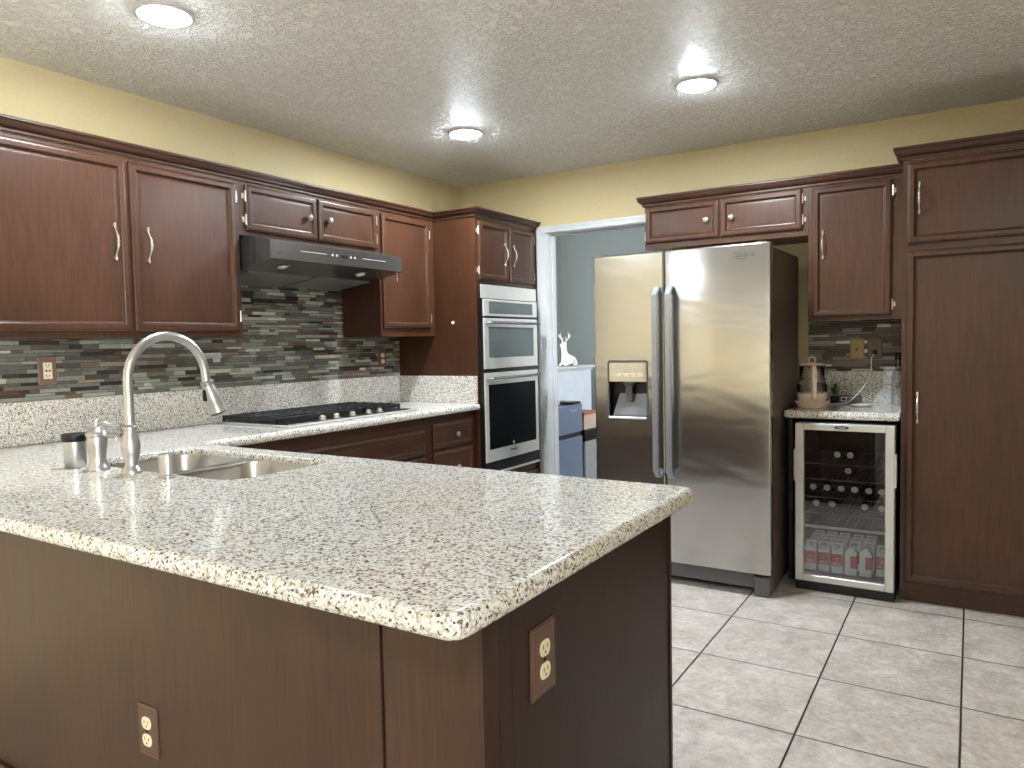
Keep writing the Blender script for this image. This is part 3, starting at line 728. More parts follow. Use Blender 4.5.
# ------------------------------------------------------------------ faucet set
t = thing('faucet', 'tall brushed nickel gooseneck faucet at the sink edge', 'faucet', (1.072, -3.262, ZT))
fx, fy = 1.086, -3.269
Z = ZT+.0005
bm = bmesh.new(); lathe(bm, [(.031, 0), (.031, .003), (.028, .010), (.021, .020), (.0185, .028), (.0245, .055), (.0275, .075), (.0265, .092), (.020, .115), (.0165, .126), (.0165, .130), (.0215, .133), (.0215, .140), (.017, .146), (.0145, .147)], (fx, fy, Z), (0, 0, 1), 28); mk('base', bm, M['nickel'], t, True)
pts = [(fx, fy, Z+.14), (fx, fy, Z+.20), (fx, fy, Z+.25)]
yc, zc, r = fy+.134, 1.197, .134
for k in range(17):
    a = PI - PI*1.0*k/16; pts.append((fx, yc+r*math.cos(a), zc+r*math.sin(a)))
pts.append((fx, yc+r+.002, zc-.02))
bm = bmesh.new(); tube(bm, pts, .0142, 20); mk('spout', bm, M['nickel'], t, True)
bm = bmesh.new(); d = Vector((0, .40, -1)).normalized(); p = Vector((fx, yc+r+.002, zc-.018))
lathe(bm, [(.0145, -.004), (.021, 0), (.021, .008), (.018, .012), (.021, .03), (.0265, .052), (.028, .072), (.029, .090), (.033, .106), (.030, .111)], p, d, 24); h = mk('spray_head', bm, M['nickel'], t, True)
bm = bmesh.new(); lathe(bm, [(.026, .109), (.026, .116), (.004, .116)], p, d, 20); mk('nozzle', bm, M['black'], h)
bm = bmesh.new(); q = p + d*.05; bx(bm, q.x-.005, q.x+.005, q.y-.033, q.y-.020, q.z-.02, q.z+.018, .002); mk('spray_button', bm, M['blackmatte'], h)

t = thing('faucet_valve', 'brushed nickel single lever valve with small finial left of the faucet', 'valve', (.908, -3.285, ZT))
hx, hy = .926, -3.284
bm = bmesh.new(); lathe(bm, [(.034, 0), (.034, .003), (.029, .012), (.024, .028), (.025, .050), (.029, .075), (.030, .098), (.029, .104)], (hx, hy, Z), (0, 0, 1), 26); mk('base', bm, M['nickel'], t, True)
bm = bmesh.new(); lathe(bm, [(.030, .105), (.033, .108), (.031, .116), (.020, .127), (.010, .133), (.0075, .138), (.008, .148), (.0085, .156), (.004, .160)], (hx, hy, Z), (0, 0, 1), 26); cp = mk('cap', bm, M['nickel'], t, True)
rt = Vector((R_.x, R_.y, 0)).normalized()
bm = bmesh.new(); c = Vector((hx, hy, Z+.142))
pth = smoothpath([c+rt*.004, c+rt*.022+Vector((0, 0, .006)), c+rt*.045-Vector((0, 0, .003)), c+rt*.066-Vector((0, 0, .005)), c+rt*.078-Vector((0, 0, .003))], 5)
tube(bm, pth, [.004+.0035*(i/len(pth)) for i in range(len(pth))], 12); mk('lever', bm, M['nickel'], cp, True)
bm = bmesh.new(); c = Vector((hx, hy, Z+.105)); tube(bm, [c+rt*.020, c+rt*.045, c+rt*.074], [.0065, .006, .006], 12); tube(bm, [c+rt*.062, c+rt*.062-Vector((0, 0, .014))], .0045, 10); mk('spout', bm, M['nickel'], t, True)

t = thing('soap_canister', 'steel cup canister with black lid at the left end of the sink', 'canister', (.8, -3.29, ZT))
bm = bmesh.new(); lathe(bm, [(.030, 0), (.0315, .003), (.0345, .082), (.0345, .084)], (.806, -3.291, Z), (0, 0, 1), 26); mk('body', bm, M['nickel'], t, True)
bm = bmesh.new(); lathe(bm, [(.0365, .0845), (.038, .087), (.0385, .106), (.036, .109), (0, .109)], (.806, -3.291, Z), (0, 0, 1), 26); mk('lid', bm, M['black'], t, True)
bm = bmesh.new(); lathe(bm, [(.0245, 0), (.0245, .006), (.022, .008), (.0245, .062), (.0235, .068), (.002, .069)], (1.264, -3.266, Z), (0, 0, 1), 24)
tag(mk('air_gap_cap', bm, M['nickel'], None, True), 'short steel air gap cylinder right of the faucet', 'air gap')

# ------------------------------------------------------------------ refrigerator
t = thing('refrigerator', 'large stainless side-by-side refrigerator with ice dispenser', 'refrigerator', (1.97, -.5, 0))
FX0, FX1, FS, FY = 1.500, 2.436, 1.903, -.870
bm = bmesh.new(); bx(bm, FX0+.004, FX1-.004, -.792, -.170, .028, 1.735, .004); mk('body', bm, M['fridgeside'], t)
bm = bmesh.new(); bx(bm, FX0+.012, FX1-.010, -.806, -.7925, .11, 1.735); mk('gasket', bm, M['blackmatte'], t)
box('door_gap_shade', M['blackmatte'], t, FS-.0028, FS+.0028, -.864, -.8062, .12, 1.743)  # black strip painting the shade in the gap between the doors
bm = bmesh.new(); bx(bm, FX0+.01, FX1-.09, -.815, -.7925, .028, .108, .002); mk('base_grille', bm, M['grayplastic'], t)
for xx in (FX0+.01, FX1-.085):
    bm = bmesh.new(); bx(bm, xx, xx+.075, -.850, -.70, .0, .098, .004); bx(bm, xx+.02, xx+.062, -.856, -.85, .075, .095, .002); mk('foot', bm, M['grayplastic'], t)
def fdoor(x0, x1, hole=None):
    bm = bmesh.new(); zb, zt = .115, 1.748
    if hole is None: bx(bm, x0, x1, FY, -.807, zb, zt, .007, 3)
    else:
        a, b, c, d = hole; ys = [FY, -.807]
        P = lambda x, z, y: bm.verts.new((x, y, z))
        o_ = [(x0, zb), (x1, zb), (x1, zt), (x0, zt)]; h_ = [(a, c), (b, c), (b, d), (a, d)]
        o2 = [(x0+.007, zb+.007), (x1-.007, zb+.007), (x1-.007, zt-.007), (x0+.007, zt-.007)]
        r0 = [P(x, z, -.807) for x, z in o_]; r1 = [P(x, z, FY+.007) for x, z in o_]; r2 = [P(x, z, FY) for x, z in o2]; r3 = [P(x, z, FY) for x, z in h_]; r4 = [P(x, z, FY+.06) for x, z in h_]
        bm.faces.new(r0); bridge(bm, r0, r1); bridge(bm, r1, r2); bridge(bm, r2, r3); bridge(bm, r3, r4); bm.faces.new(r4)
    return mk('door', bm, M['steel'], t, True, 30)
HA = (1.582, 1.806, .868, 1.178)
dl = fdoor(FX0, FS-.003, HA); dr = fdoor(FS+.003, FX1)
for dd, xx in ((dl, FS-.035), (dr, FS+.036)):
    bm = bmesh.new(); n = 24; prev = None
    for k in range(n+1):
        u = k/n; z = .565+u*(1.562-.565); bow = min(1.0, 12*math.sin(PI*u))
        y = FY-.012-.038*bow; w = .0135
        rg = [bm.verts.new(v) for v in ((xx-w, y-.009, z), (xx+w, y-.009, z), (xx+w+.001, y+.010, z), (xx-w-.001, y+.010, z))]
        if prev: bridge(bm, prev, rg)
        else: bm.faces.new(rg)
        prev = rg
    bm.faces.new(prev)
    mk('handle', bm, M['handle'], dd, True, 40)
# dispenser
a, b, c, d_ = HA
bm = bmesh.new()
fr = rounded([(a-.004, c-.004), (b+.004, c-.004), (b+.004, d_+.004), (a-.004, d_+.004)], [.016]*4, 6); fi = inset(fr, .006)
l0 = [bm.verts.new((p.x, FY-.001, p.y)) for p in fr]; l1 = [bm.verts.new((p.x, FY-.004, p.y)) for p in fr]; l2 = [bm.verts.new((p.x, FY-.004, p.y)) for p in fi]; l3 = [bm.verts.new((p.x, FY+.03, p.y)) for p in fi]
bridge(bm, l0, l1); bridge(bm, l1, l2); bridge(bm, l2, l3); dsp = mk('dispenser', bm, M['grayplastic'], dl, True)
bm = bmesh.new(); bx(bm, a+.004, b-.004, FY-.002, FY+.055, 1.066, d_-.004, .003); pad = mk('control_panel', bm, M['padgray'], dsp)
for k, (u0, u1) in enumerate(((.05, .075), (.09, .12), (.135, .155), (.17, .20))):
    box('button', M['padlight'], pad, a+u0, a+u1, FY-.0032, FY-.0018, 1.094, 1.112, .0006)
bm = bmesh.new()  # recess lining
bx(bm, a+.002, a+.005, FY+.002, FY+.058, c+.004, 1.066); bx(bm, b-.005, b-.002, FY+.002, FY+.058, c+.004, 1.066); bx(bm, a+.005, b-.005, FY+.052, FY+.0585, c+.004, 1.066)
mk('recess', bm, M['black'], dsp)
bm = bmesh.new(); q = [(a+.045, FY+.049, 1.0), (b-.006, FY+.049, 1.0), (b-.006, FY+.012, c+.016), (a+.02, FY+.012, c+.016)]
lo = [bm.verts.new(v) for v in q]; hi = [bm.verts.new((v[0], v[1]+.003, v[2])) for v in q]; bridge(bm, lo, hi); bm.faces.new(lo); bm.faces.new(hi); mk('ramp', bm, M['grayplastic'], dsp)
bm = bmesh.new(); cx = (a+b)/2; lathe(bm, [(.035, 0), (.03, -.012), (.018, -.020)], (cx, FY+.026, 1.065), (0, 0, 1), 16, True); bx(bm, cx-.020, cx+.018, FY+.014, FY+.024, .965, 1.05, .003); mk('paddle', bm, M['grayplastic'], dsp)
bm = bmesh.new(); bx(bm, a+.004, b-.004, FY-.010, FY+.05, c-.002, c+.010, .003); mk('drip_tray', bm, M['silver'], dsp)
text('logo', 'Whirlpool', .024, M['text'], dr, (2.308, FY-.0016, 1.6945), (1, 0, .03), (0, 0, 1))
bm = bmesh.new()
tube(bm, [(2.308+.030*math.cos(x), FY-.0012, 1.689+.012*math.sin(x)+.008*math.cos(x)) for x in [2.2+k*.33 for k in range(15)]], .0011, 6); mk('logo_swoosh', bm, M['text'], dr)
for xx in (FX0+.03, FX1-.07):
    bm = bmesh.new(); bx(bm, xx, xx+.045, -.855, -.76, 1.7355, 1.7475+.008, .003); mk('hinge_cover', bm, M['fridgeside'], t)

# ------------------------------------------------------------------ right wall cabinets
fR = mapYm(-.3425)
wall_cabinet('wall_cabinet', 'short two door wall cabinet over the refrigerator', 1.592, 2.5125, -.342, -.0225, 1.828, 2.080, 'y',
    [(1.600, 2.038, 1.862, 2.074, ('knob', 1.968, 1.966), [(1.598, 2.015, 1), (1.598, 1.905, 1)]),
     (2.048, 2.484, 1.862, 2.076, ('knob', 2.112, 1.966), [(2.487, 2.025, 1), (2.487, 1.914, 1)])], fR, (2.05, -.18, 1.828))
wall_cabinet('wall_cabinet', 'single door wall cabinet between refrigerator and pantry', 2.5135, 2.9735, -.342, -.0005, 1.369, 2.080, 'y',
    [(2.535, 2.912, 1.390, 2.070, ('pull', 2.588, 1.770), [(2.915, 2.015, 1), (2.915, 1.445, 1)])], fR, (2.74, -.17, 1.369))
t = thing('pantry_cabinet', 'floor to crown dark wood pantry cabinet at the right edge', 'cabinet', (3.6, -.3, 0))
bm = bmesh.new(); bx(bm, 2.976, 4.26, -.591, -.001, .078, 2.101); bx(bm, 2.976, 4.26, -.560, -.001, 0, .078); mk('body', bm, M['wood'], t)
fQ = mapYm(-.5915)
cab_door(t, fQ, 2.996, 3.612, 1.712, 2.084, ('pull', 3.046, 1.920)); cab_door(t, fQ, 2.996, 3.612, .100, 1.680, ('pull', 3.046, .944))
cab_door(t, fQ, 3.628, 4.242, 1.712, 2.084, ('pull', 4.19, 1.920)); cab_door(t, fQ, 3.628, 4.242, .100, 1.680, ('pull', 4.19, .944))

# ------------------------------------------------------------------ small right counter
OUT2 = rounded([(2.4385, -.612), (2.9735, -.612), (2.9735, -.001), (2.4385, -.001)], [.03, 0, 0, 0])
bm = bmesh.new(); r2 = nose_ring(bm, OUT2, [(i*(1 if True else 0), z) for i, z in NOSE], 1); fill(bm, [r2[-1]]); fill(bm, [r2[0]])
bmesh.ops.remove_doubles(bm, verts=bm.verts[:], dist=1e-5)
tag(mk('countertop', bm, M['granite'], None, True, 40), 'short granite countertop over the beverage cooler', 'countertop')
bm = bmesh.new(); bx(bm, 2.456, 2.9735, -.020, -.0005, .9145, 1.090, .002); tag(mk('granite_backsplash', bm, M['granite'], None), 'granite upstand behind the pink kettle', 'backsplash')
bm = bmesh.new(); bx(bm, 2.446, 2.466, -.50, -.001, 0, .8735); tag(mk('end_panel', bm, M['slot'], None), 'narrow dark support panel between refrigerator and beverage cooler', 'cabinet panel')

# ------------------------------------------------------------------ beverage cooler
t = thing('beverage_cooler', 'under-counter beverage cooler with silver framed glass door', 'beverage cooler', (2.73, -.35, 0))
BX0, BX1 = 2.506, 2.958
bm = bmesh.new()
bx(bm, BX0, BX0+.028, -.592, -.05, .05, .858); bx(bm, BX1-.028, BX1, -.592, -.05, .05, .858); bx(bm, BX0+.028, BX1-.028, -.592, -.05, .830, .858); bx(bm, BX0+.028, BX1-.028, -.592, -.05, .05, .085); bx(bm, BX0+.028, BX1-.028, -.08, -.05, .085, .830)
mk('cabinet_body', bm, M['black'], t)
bm = bmesh.new(); bx(bm, BX0, BX1, -.630, -.05, 0.0, .0495, .003); mk('kick_plate', bm, M['black'], t)
bm = bmesh.new(); u0, u1, v0, v1 = BX0, BX1-.002, .051, .855; w = .040
fD = mapYm(-.596)
for a0, a1, b0, b1 in ((u0, u0+w, v0, v1), (u1-w, u1, v0, v1), (u0+w-.001, u1-w+.001, v0, v0+.034), (u0+w-.001, u1-w+.001, v1-.034, v1)):
    local_box(bm, fD, a0, a1, b0, b1, 0, .052, .003)
dd = mk('door_frame', bm, M['silver'], t)
bm = bmesh.new(); local_box(bm, fD, u0+w, u1-w, v0+.033, v1-.033, .034, .038); mk('glass_pane', bm, M['doorglass'], dd)
for uu in (u0-.004, u1):
    bm = bmesh.new(); local_box(bm, fD, uu-.004, uu+.008, .56, .72, .020, .049, .002); mk('grip', bm, M['silver'], dd)
bm = bmesh.new(); poly = [(2.723+.034*math.cos(2*PI*i/28), .8385+.0085*math.sin(2*PI*i/28)) for i in range(28)]; prism(bm, poly, fD, .0515, .0535); bd = mk('badge', bm, M['black'], dd)
text('logo', 'Danby', .014, M['silver'], bd, (2.723, -.6497, .8385), (1, 0, 0), (0, 0, 1))
for zz in (.640, .560, .468, .385, .318):
    bm = bmesh.new(); bx(bm, BX0+.03, BX1-.03, -.57, -.565, zz, zz+.005)
    bx(bm, BX0+.03, BX1-.03, -.12, -.115, zz, zz+.004)
    for k in range(17): xx = BX0+.04+k*(BX1-BX0-.08)/16; bx(bm, xx-.001, xx+.001, -.57, -.115, zz+.0005, zz+.0025)
    mk('wire_shelf', bm, M['darksteel'], t)
box('shelf_trim', M['silver'], t, BX0+.029, BX1-.029, -.578, -.571, .312, .326, .001)
# bottles lying on the wire shelves
def bottle(x, z, label, group, proto=None):
    if proto is None:
        bm = bmesh.new(); lathe(bm, [(.013, 0), (.0145, .003), (.0145, .012), (.011, .015), (.0115, .07), (.024, .11), (.029, .14), (.029, .28), (.024, .285)], (0, 0, 0), (0, 1, 0), 18)
        o = mk('bottle', bm, M['bottle'], None, True); o.location = (0, 0, 0)
        me = o.data; ys = [v.co.z for v in me.vertices]
        for v in me.vertices: v.co.y += .1425; v.co.z -= .029
        bm = bmesh.new(); lathe(bm, [(.0095, -.004), (.0095, -.001), (.0155, -.001), (.0155, -.0045)], (0, 0, 0), (0, 1, 0), 18)
        c = mk('cap', bm, M['silver'], None, True); c.location = (0, 0, 0); c.parent = o
        for v in c.data.vertices: pass
        o.location = (x, -.553, z)
    else: o = copy_tree(proto); o.location = (x, -.553, z)
    tag(o, label, 'bottle', group); return o
bp0 = None
for z, xs, lab, grp in ((.676, (2.690, 2.750), 'pair of clear bottles lying on the topmost wire shelf of the cooler', 'bottles on the top cooler shelf'),
                        (.596, (2.741,), 'lone clear bottle lying on the second wire shelf of the cooler', 'bottle on the second cooler shelf'),
                        (.503, (2.577, 2.643, 2.709, 2.772, 2.835, 2.893), 'clear bottle in the row of six on the middle cooler shelf', 'bottles on the middle cooler shelf'),
                        (.420, (2.592, 2.667, 2.817, 2.893), 'clear bottle on the lower wire shelf above the milk cartons', 'bottles on the lower cooler shelf')):
    for i, xx in enumerate(xs):
        l = lab
        if grp.startswith('bottles on the top'): l = 'left bottle of the pair on the topmost cooler shelf' if i == 0 else 'right bottle of the pair on the topmost cooler shelf'
        if grp.startswith('bottles on the middle'): l = ['leftmost', 'second from left', 'third from left', 'third from right', 'second from right', 'rightmost'][i] + ' clear bottle in the row of six on the middle cooler shelf'
        if grp.startswith('bottles on the lower'): l = ['leftmost', 'second from left', 'second from right', 'rightmost'][i] + ' clear bottle on the lower cooler shelf above the cartons'
        b = bottle(xx, z, l, grp, bp0)
        if bp0 is None: bp0 = b
# milk cartons
ct = thing('milk_carton', '', 'carton', (0, 0, 0))
bm = bmesh.new(); w = .0275; h = .115
bx(bm, -w, w, -w, w, 0, h)
q0 = [bm.verts.new((sx*w, sy*w, h)) for sx, sy in ((-1, -1), (1, -1), (1, 1), (-1, 1))]; q1 = [bm.verts.new((sx*w*.95, sy*w*.25, h+.026)) for sx, sy in ((-1, -1), (1, -1), (1, 1), (-1, 1))]
bridge(bm, q0, q1); bm.faces.new(q1); bx(bm, -w*.95, w*.95, -.002, .002, h+.024, h+.036); mk('box', bm, M['carton'], ct)
bm = bmesh.new(); lathe(bm, [(.0115, 0), (.0115, .012), (.009, .014)], (0, -.012, h+.014), (0, -.45, 1), 14); mk('cap', bm, M['whiteplastic'], ct, True)
bm = bmesh.new(); bx(bm, -w-.0004, w-.004, -w-.0008, -w-.0002, .036, .098); bx(bm, -w-.0008, -w-.0002, -w, .0, .036, .098); rl = mk('red_label', bm, M['red'], ct); rl['label'] = 'red label panel'
text('label_text', 'MILK', .018, M['lightprint'], rl, (-.002, -w-.0012, .048), (1, 0, 0), (0, 0, 1), .0004)
text('label_text', 'o', .022, M['lightprint'], rl, (-.002, -w-.0012, .074), (1, 0, 0), (0, 0, 1), .0004)
CART = [(2.566, -.530, .0), (2.628, -.532, .05), (2.694, -.534, 0), (2.756, -.540, 1.745), (2.822, -.528, 1.745), (2.893, -.49, .05)]
CLAB = ['leftmost milk carton in the front row of the cooler', 'second milk carton from the left, front row, wide red panel', 'third milk carton from the left, front row, red panel forward', 'fourth front carton turned to show a white side', 'fifth front carton standing left of the gap', 'milk carton right of the gap in the cooler']
for i, (xx, yy, rz) in enumerate(CART):
    c = ct if i == 0 else copy_tree(ct)
    c.location = (xx, yy, .0855); c.rotation_euler = (0, 0, rz*.9); c['label'] = CLAB[i]; c['group'] = 'milk cartons in the cooler'
for row in range(1, 4):
    for i in range(5):
        c = copy_tree(ct); c.location = (2.572+i*.0625+(.004 if i > 2 else 0), -.520+row*.068, .0855); c.rotation_euler = (0, 0, 0)
        c['label'] = 'white capped milk carton packed behind the front row in the cooler'; c['group'] = 'milk cartons behind the front row'

# ------------------------------------------------------------------ things on the small counter
t = thing('electric_kettle', 'pink and glass electric kettle on the small right counter', 'kettle', (2.54, -.375, ZT))
kx, ky = 2.540, -.380
bm = bmesh.new(); lathe(bm, [(.070, 0), (.074, .004), (.086, .026), (.089, .032), (.084, .033), (.078, .022), (.0, .022)], (kx, ky, Z), (0, 0, 1), 32, sx=1.05); mk('base', bm, M['pink'], t, True)
bm = bmesh.new(); lathe(bm, [(.060, .024), (.066, .030), (.0735, .050), (.0735, .075), (.070, .078)], (kx, ky, Z), (0, 0, 1), 32); mk('warming_body', bm, M['pink'], t, True)
bm = bmesh.new(); lathe(bm, [(.0725, .079), (.0760, .092), (.0755, .118), (.066, .138), (.063, .155), (.063, .215)], (kx, ky, Z), (0, 0, 1), 32, False); mk('glass_jug', bm, M['kettleglass'], t, True)
bm = bmesh.new(); lathe(bm, [(.065, .2155), (.067, .217), (.066, .222), (.04, .225), (0, .226)], (kx, ky, Z), (0, 0, 1), 32); ld = mk('lid', bm, M['pinkdark'], t, True); ld['label'] = 'dusty pink lid'
bm = bmesh.new(); lathe(bm, [(.062, .2235), (.050, .231), (.010, .2345)], (kx, ky, Z), (0, 0, 1), 32); tube(bm, [(kx+.017*math.cos(a), ky, Z+.250+.017*math.sin(a)) for a in [-.5*PI-0.0+k*2*PI/20 for k in range(21)]], .0038, 8); mk('ring_grip', bm, M['pink'], ld, True)
dv = Vector((.28, -1, 0)).normalized()
bm = bmesh.new(); K = lambda r, z: Vector((kx, ky, Z+z)) + dv*r
tube(bm, smoothpath([K(.055, .207), K(.080, .212), K(.102, .200), K(.106, .15), (K(.106, .10)), K(.100, .068), K(.085, .052), K(.071, .055)], 5), .0125, 12); mk('handle', bm, M['pink'], t, True)
bm = bmesh.new(); c = Vector((kx+.045, ky+.02, Z+.105)); bx(bm, c.x-.022, c.x+.014, c.y-.01, c.y+.01, c.z-.020, c.z+.022, .003); mk('tea_strainer', bm, M['darksteel'], t)
bm = bmesh.new()
for k, z in enumerate((.11, .125, .145, .165)): pass
t2 = bmesh.new(); pv = Vector((kx-.035, ky-.052, Z)); 
for z in (.160, .175, .190): bx(t2, kx-.040, kx-.026, ky-.0535, ky-.0525, Z+z, Z+z+.002)
mk('scale_marks', t2, M['lightprint'], t); bm.free()

t = thing('pitcher', 'cut glass decanter in the corner beside the pantry', 'pitcher', (2.86, -.16, ZT))
px, py = 2.893, -.195
bm = bmesh.new(); prof = [(.050, 0), (.062, .004), (.066, .03), (.060, .06), (.036, .095), (.029, .13), (.029, .185), (.036, .205)]
lathe(bm, prof, (px, py, Z), (0, 0, 1), 60, False)
bm.verts.ensure_lookup_table()
for v in bm.verts:
    if v.co.z < Z+.075 and v.co.z > Z+.003:
        a = math.atan2(v.co.y-py, v.co.x-px); k = 1+.05*math.cos(a*15); v.co.x = px+(v.co.x-px)*k; v.co.y = py+(v.co.y-py)*k
mk('body', bm, M['cutglass'], t, True)
bm = bmesh.new(); tube(bm, smoothpath([(px+.03, py-.01, Z+.19), (px+.055, py-.02, Z+.185), (px+.06, py-.02, Z+.14), (px+.035, py-.012, Z+.10)], 5), .005, 10); mk('handle', bm, M['glass'], t, True)
t = thing('glass_bottle', 'small clear glass bottle behind the decanter with a dark stopper', 'bottle', (2.93, -.08, ZT))
bm = bmesh.new(); lathe(bm, [(.030, 0), (.033, .005), (.033, .15), (.018, .19), (.013, .21), (.013, .24)], (2.925, -.085, Z), (0, 0, 1), 24); mk('body', bm, M['glass'], t, True)
bm = bmesh.new(); lathe(bm, [(.016, .2405), (.017, .25), (.017, .272), (.010, .278)], (2.925, -.085, Z), (0, 0, 1), 20); mk('stopper', bm, M['black'], t, True)
bm = bmesh.new(); lathe(bm, [(.030, 0), (.046, .004), (.052, .010), (.048, .010), (.030, .0055), (0, .005)], (2.762, -.270, Z), (0, 0, 1), 28)
tag(mk('saucer', bm, M['whiteplastic'], None, True), 'small white saucer right of the pink kettle', 'saucer')
t = thing('power_strip', 'small gray power adapter lying against the granite upstand', 'adapter', (2.67, -.09, ZT))
bm = bmesh.new(); bx(bm, 2.625, 2.745, -.115, -.060, Z, Z+.045, .006, 2); mk('body', bm, M['grayplastic'], t, True)
box('display', M['silver'], t, 2.645, 2.677, -.118, -.1155, Z+.012, Z+.036, .001)
box('display_center', M['slot'], t, 2.652, 2.670, -.1195, -.1182, Z+.018, Z+.030)
t = thing('small_plant', 'little green potted sprig behind the kettle', 'plant', (2.61, -.18, ZT))
bm = bmesh.new(); lathe(bm, [(.018, 0), (.024, .045), (.021, .045), (.018, .04), (0, .04)], (2.622, -.175, Z), (0, 0, 1), 18); mk('pot', bm, M['blackmatte'], t, True)
bm = bmesh.new(); rr = random.Random(5)
for k in range(26):
    a = rr.random()*2*PI; up = rr.uniform(.05, .125); L = Vector((math.cos(a), math.sin(a), 0))*rr.uniform(.008, .03); c = Vector((2.622, -.175, Z+.04+up*.2)) + L*.4; e = Vector((2.622, -.175, Z+up)) + L
    s = Vector((-math.sin(a), math.cos(a), .3))*.007; mid = (c+e)/2
    f0 = [bm.verts.new(c), bm.verts.new(mid+s), bm.verts.new(e), bm.verts.new(mid-s)]; bm.faces.new(f0)
fo = mk('foliage', bm, M['leaf'], t); sm = fo.modifiers.new('thick', 'SOLIDIFY'); sm.thickness = .0012
# wall plates above small counter
t = thing('wall_plate', 'brass cable wall plate on the dark stone mosaic', 'wall plate', (2.715, -.01, 1.154))
fW = mapYm(-.0112)
mk('cover_plate', door_bm(fW, 2.677, 2.751, 1.154, 1.272, [(0, 0), (0, .002), (.003, .005), (.01, .0055)]), M['brass'], t)
for z in (1.165, 1.213, 1.261):
    bm = bmesh.new(); cyl(bm, fW(2.714, z, .005), fW(2.714, z, .0075 if z != 1.213 else .012), .003 if z != 1.213 else .0055, 12); mk('screw' if z != 1.213 else 'connector', bm, M['slot'], t)
t = thing('wall_outlet', 'rosy brown outlet with white cord plugged in beside the brass plate', 'outlet', (2.803, -.01, 1.156))
mk('cover_plate', door_bm(fW, 2.766, 2.840, 1.156, 1.276, [(0, 0), (0, .002), (.004, .0055), (.01, .005)]), M['rosebrown'], t)
bm = bmesh.new()
for s in (.021, -.021):
    poly = [(2.803+.0165*math.cos(2*PI*i/20), 1.216+s+max(-.0135, min(.0135, .0165*math.sin(2*PI*i/20)))) for i in range(20)]; prism(bm, poly, fW, .0045, .0072)
r = mk('receptacle', bm, M['rosebrown'], t)
bm = bmesh.new(); c = 1.237
for q in ((-.0078, -.0052, -.001, .008), (.0052, .0078, -.001, .008), (-.002, .002, -.009, -.005)): local_box(bm, fW, 2.803+q[0], 2.803+q[1], c+q[2], c+q[3], .0070, .0077)
mk('slot', bm, M['slot'], r)
t = thing('charging_cable', 'white power cable with dark plug hanging down to the counter', 'cord', (2.8, -.05, ZT))
bm = bmesh.new(); bx(bm, 2.795, 2.817, -.040, -.0190, 1.183, 1.207, .003); mk('plug', bm, M['slot'], t)
bm = bmesh.new(); tube(bm, smoothpath([(2.800, -.036, 1.184), (2.790, -.04, 1.160), (2.789, -.045, 1.10), (2.775, -.06, 1.04), (2.742, -.10, .985), (2.705, -.148, .94), (2.675, -.17, .9205), (2.64, -.20, .9195), (2.60, -.26, .9195)], 6), .0036, 8)
mk('cable', bm, M['whiteplastic'], t, True)

# ------------------------------------------------------------------ ceiling lights
dlp = thing('ceiling_light', 'round lit recessed ceiling light at upper left near the camera', 'ceiling light', (0, 0, 0), 'recessed ceiling lights')
bm = bmesh.new(); lathe(bm, [(.098, H-.0002), (.096, H-.006), (.088, H-.010), (.076, H-.0065), (.072, H-.004), (.072, H-.0002)], (0, 0, 0), (0, 0, 1), 40, False); mk('trim_ring', bm, M['white'], dlp, True)
bm = bmesh.new(); lathe(bm, [(.0715, H-.0015), (.0715, H-.010), (.066, H-.018), (.040, H-.024), (.001, H-.026)], (0, 0, 0), (0, 0, 1), 40); mk('lens', bm, M['lens'], dlp, True)
ld = bpy.data.lights.new('lamp_light', 'AREA'); ld.shape = 'DISK'; ld.size = .13; ld.energy = LAMP_W; ld.color = (.90, .96, 1.0)
for i, (x, y, lab) in enumerate([(.858, -2.94, 'round lit recessed ceiling light at upper left near the camera'), (.865, -1.148, 'round lit recessed ceiling light in front of the oven tower'), (2.174, -1.158, 'round lit recessed ceiling light in front of the refrigerator'),
        (3.6, -5.4, 'added unseen ceiling light behind the camera at right')]):  # last light is unseen, added for light from behind the camera
    c = dlp if i == 0 else copy_tree(dlp)
    c.location = (x, y, 0); c['label'] = lab
    lo = bpy.data.objects.new('lamp_light', ld); COL.objects.link(lo); lo.location = (0, 0, H-.029); lo.parent = c

# ------------------------------------------------------------------ back room
t = thing('half_wall', 'pale blue half wall with white molded cap beyond the doorway', 'half wall', (0, 1.0, 0))
box('body', M['cap'], t, -.4565, .285, .1155, 1.585, 0, 1.035)
bm = bmesh.new(); bx(bm, -.4565, .315, .1155, 1.615, 1.052, 1.073, .004); bx(bm, -.4565, .298, .1155, 1.600, 1.0355, 1.0515, .004); mk('cap', bm, M['white'], t)
t = thing('mini_refrigerator', 'blue silver two door mini refrigerator seen through the doorway', 'mini refrigerator', (.34, .52, 0))
box('body', M['black'], t, .29, .562, .285, .755, .02, .795, .004)
box('door', M['minifridge'], t, .5635, .604, .285, .757, .570, .792, .006, 2)
box('door', M['minifridge'], t, .5635, .604, .285, .757, .045, .535, .006, 2)
box('door_gap', M['blackmatte'], t, .5625, .590, .29, .752, .536, .569)
for yy in (.31, .70): box('foot', M['black'], t, .31, .55, yy-.02, yy+.02, 0, .02)
text('logo', 'hOmeLabs', .026, M['silver'], [c for c in t.children if c.name.startswith('door')][0], (.6042, .60, .748), (0, 1, 0), (0, 0, 1))
t = thing('tray', 'black folded gadget lying on top of the mini refrigerator', 'tray', (.5, .65, .796))
box('body', M['black'], t, .42, .60, .60, .745, .7955, .812, .004)
bm = bmesh.new(); tube(bm, smoothpath([(.50, .33, .797), (.50, .34, .85), (.50, .40, .872), (.50, .50, .868), (.50, .55, .84), (.50, .56, .797)], 6), .006, 10)
tag(mk('wire_handle', bm, M['whiteplastic'], None, True), 'white curved wire handle on top of the mini refrigerator', 'handle')
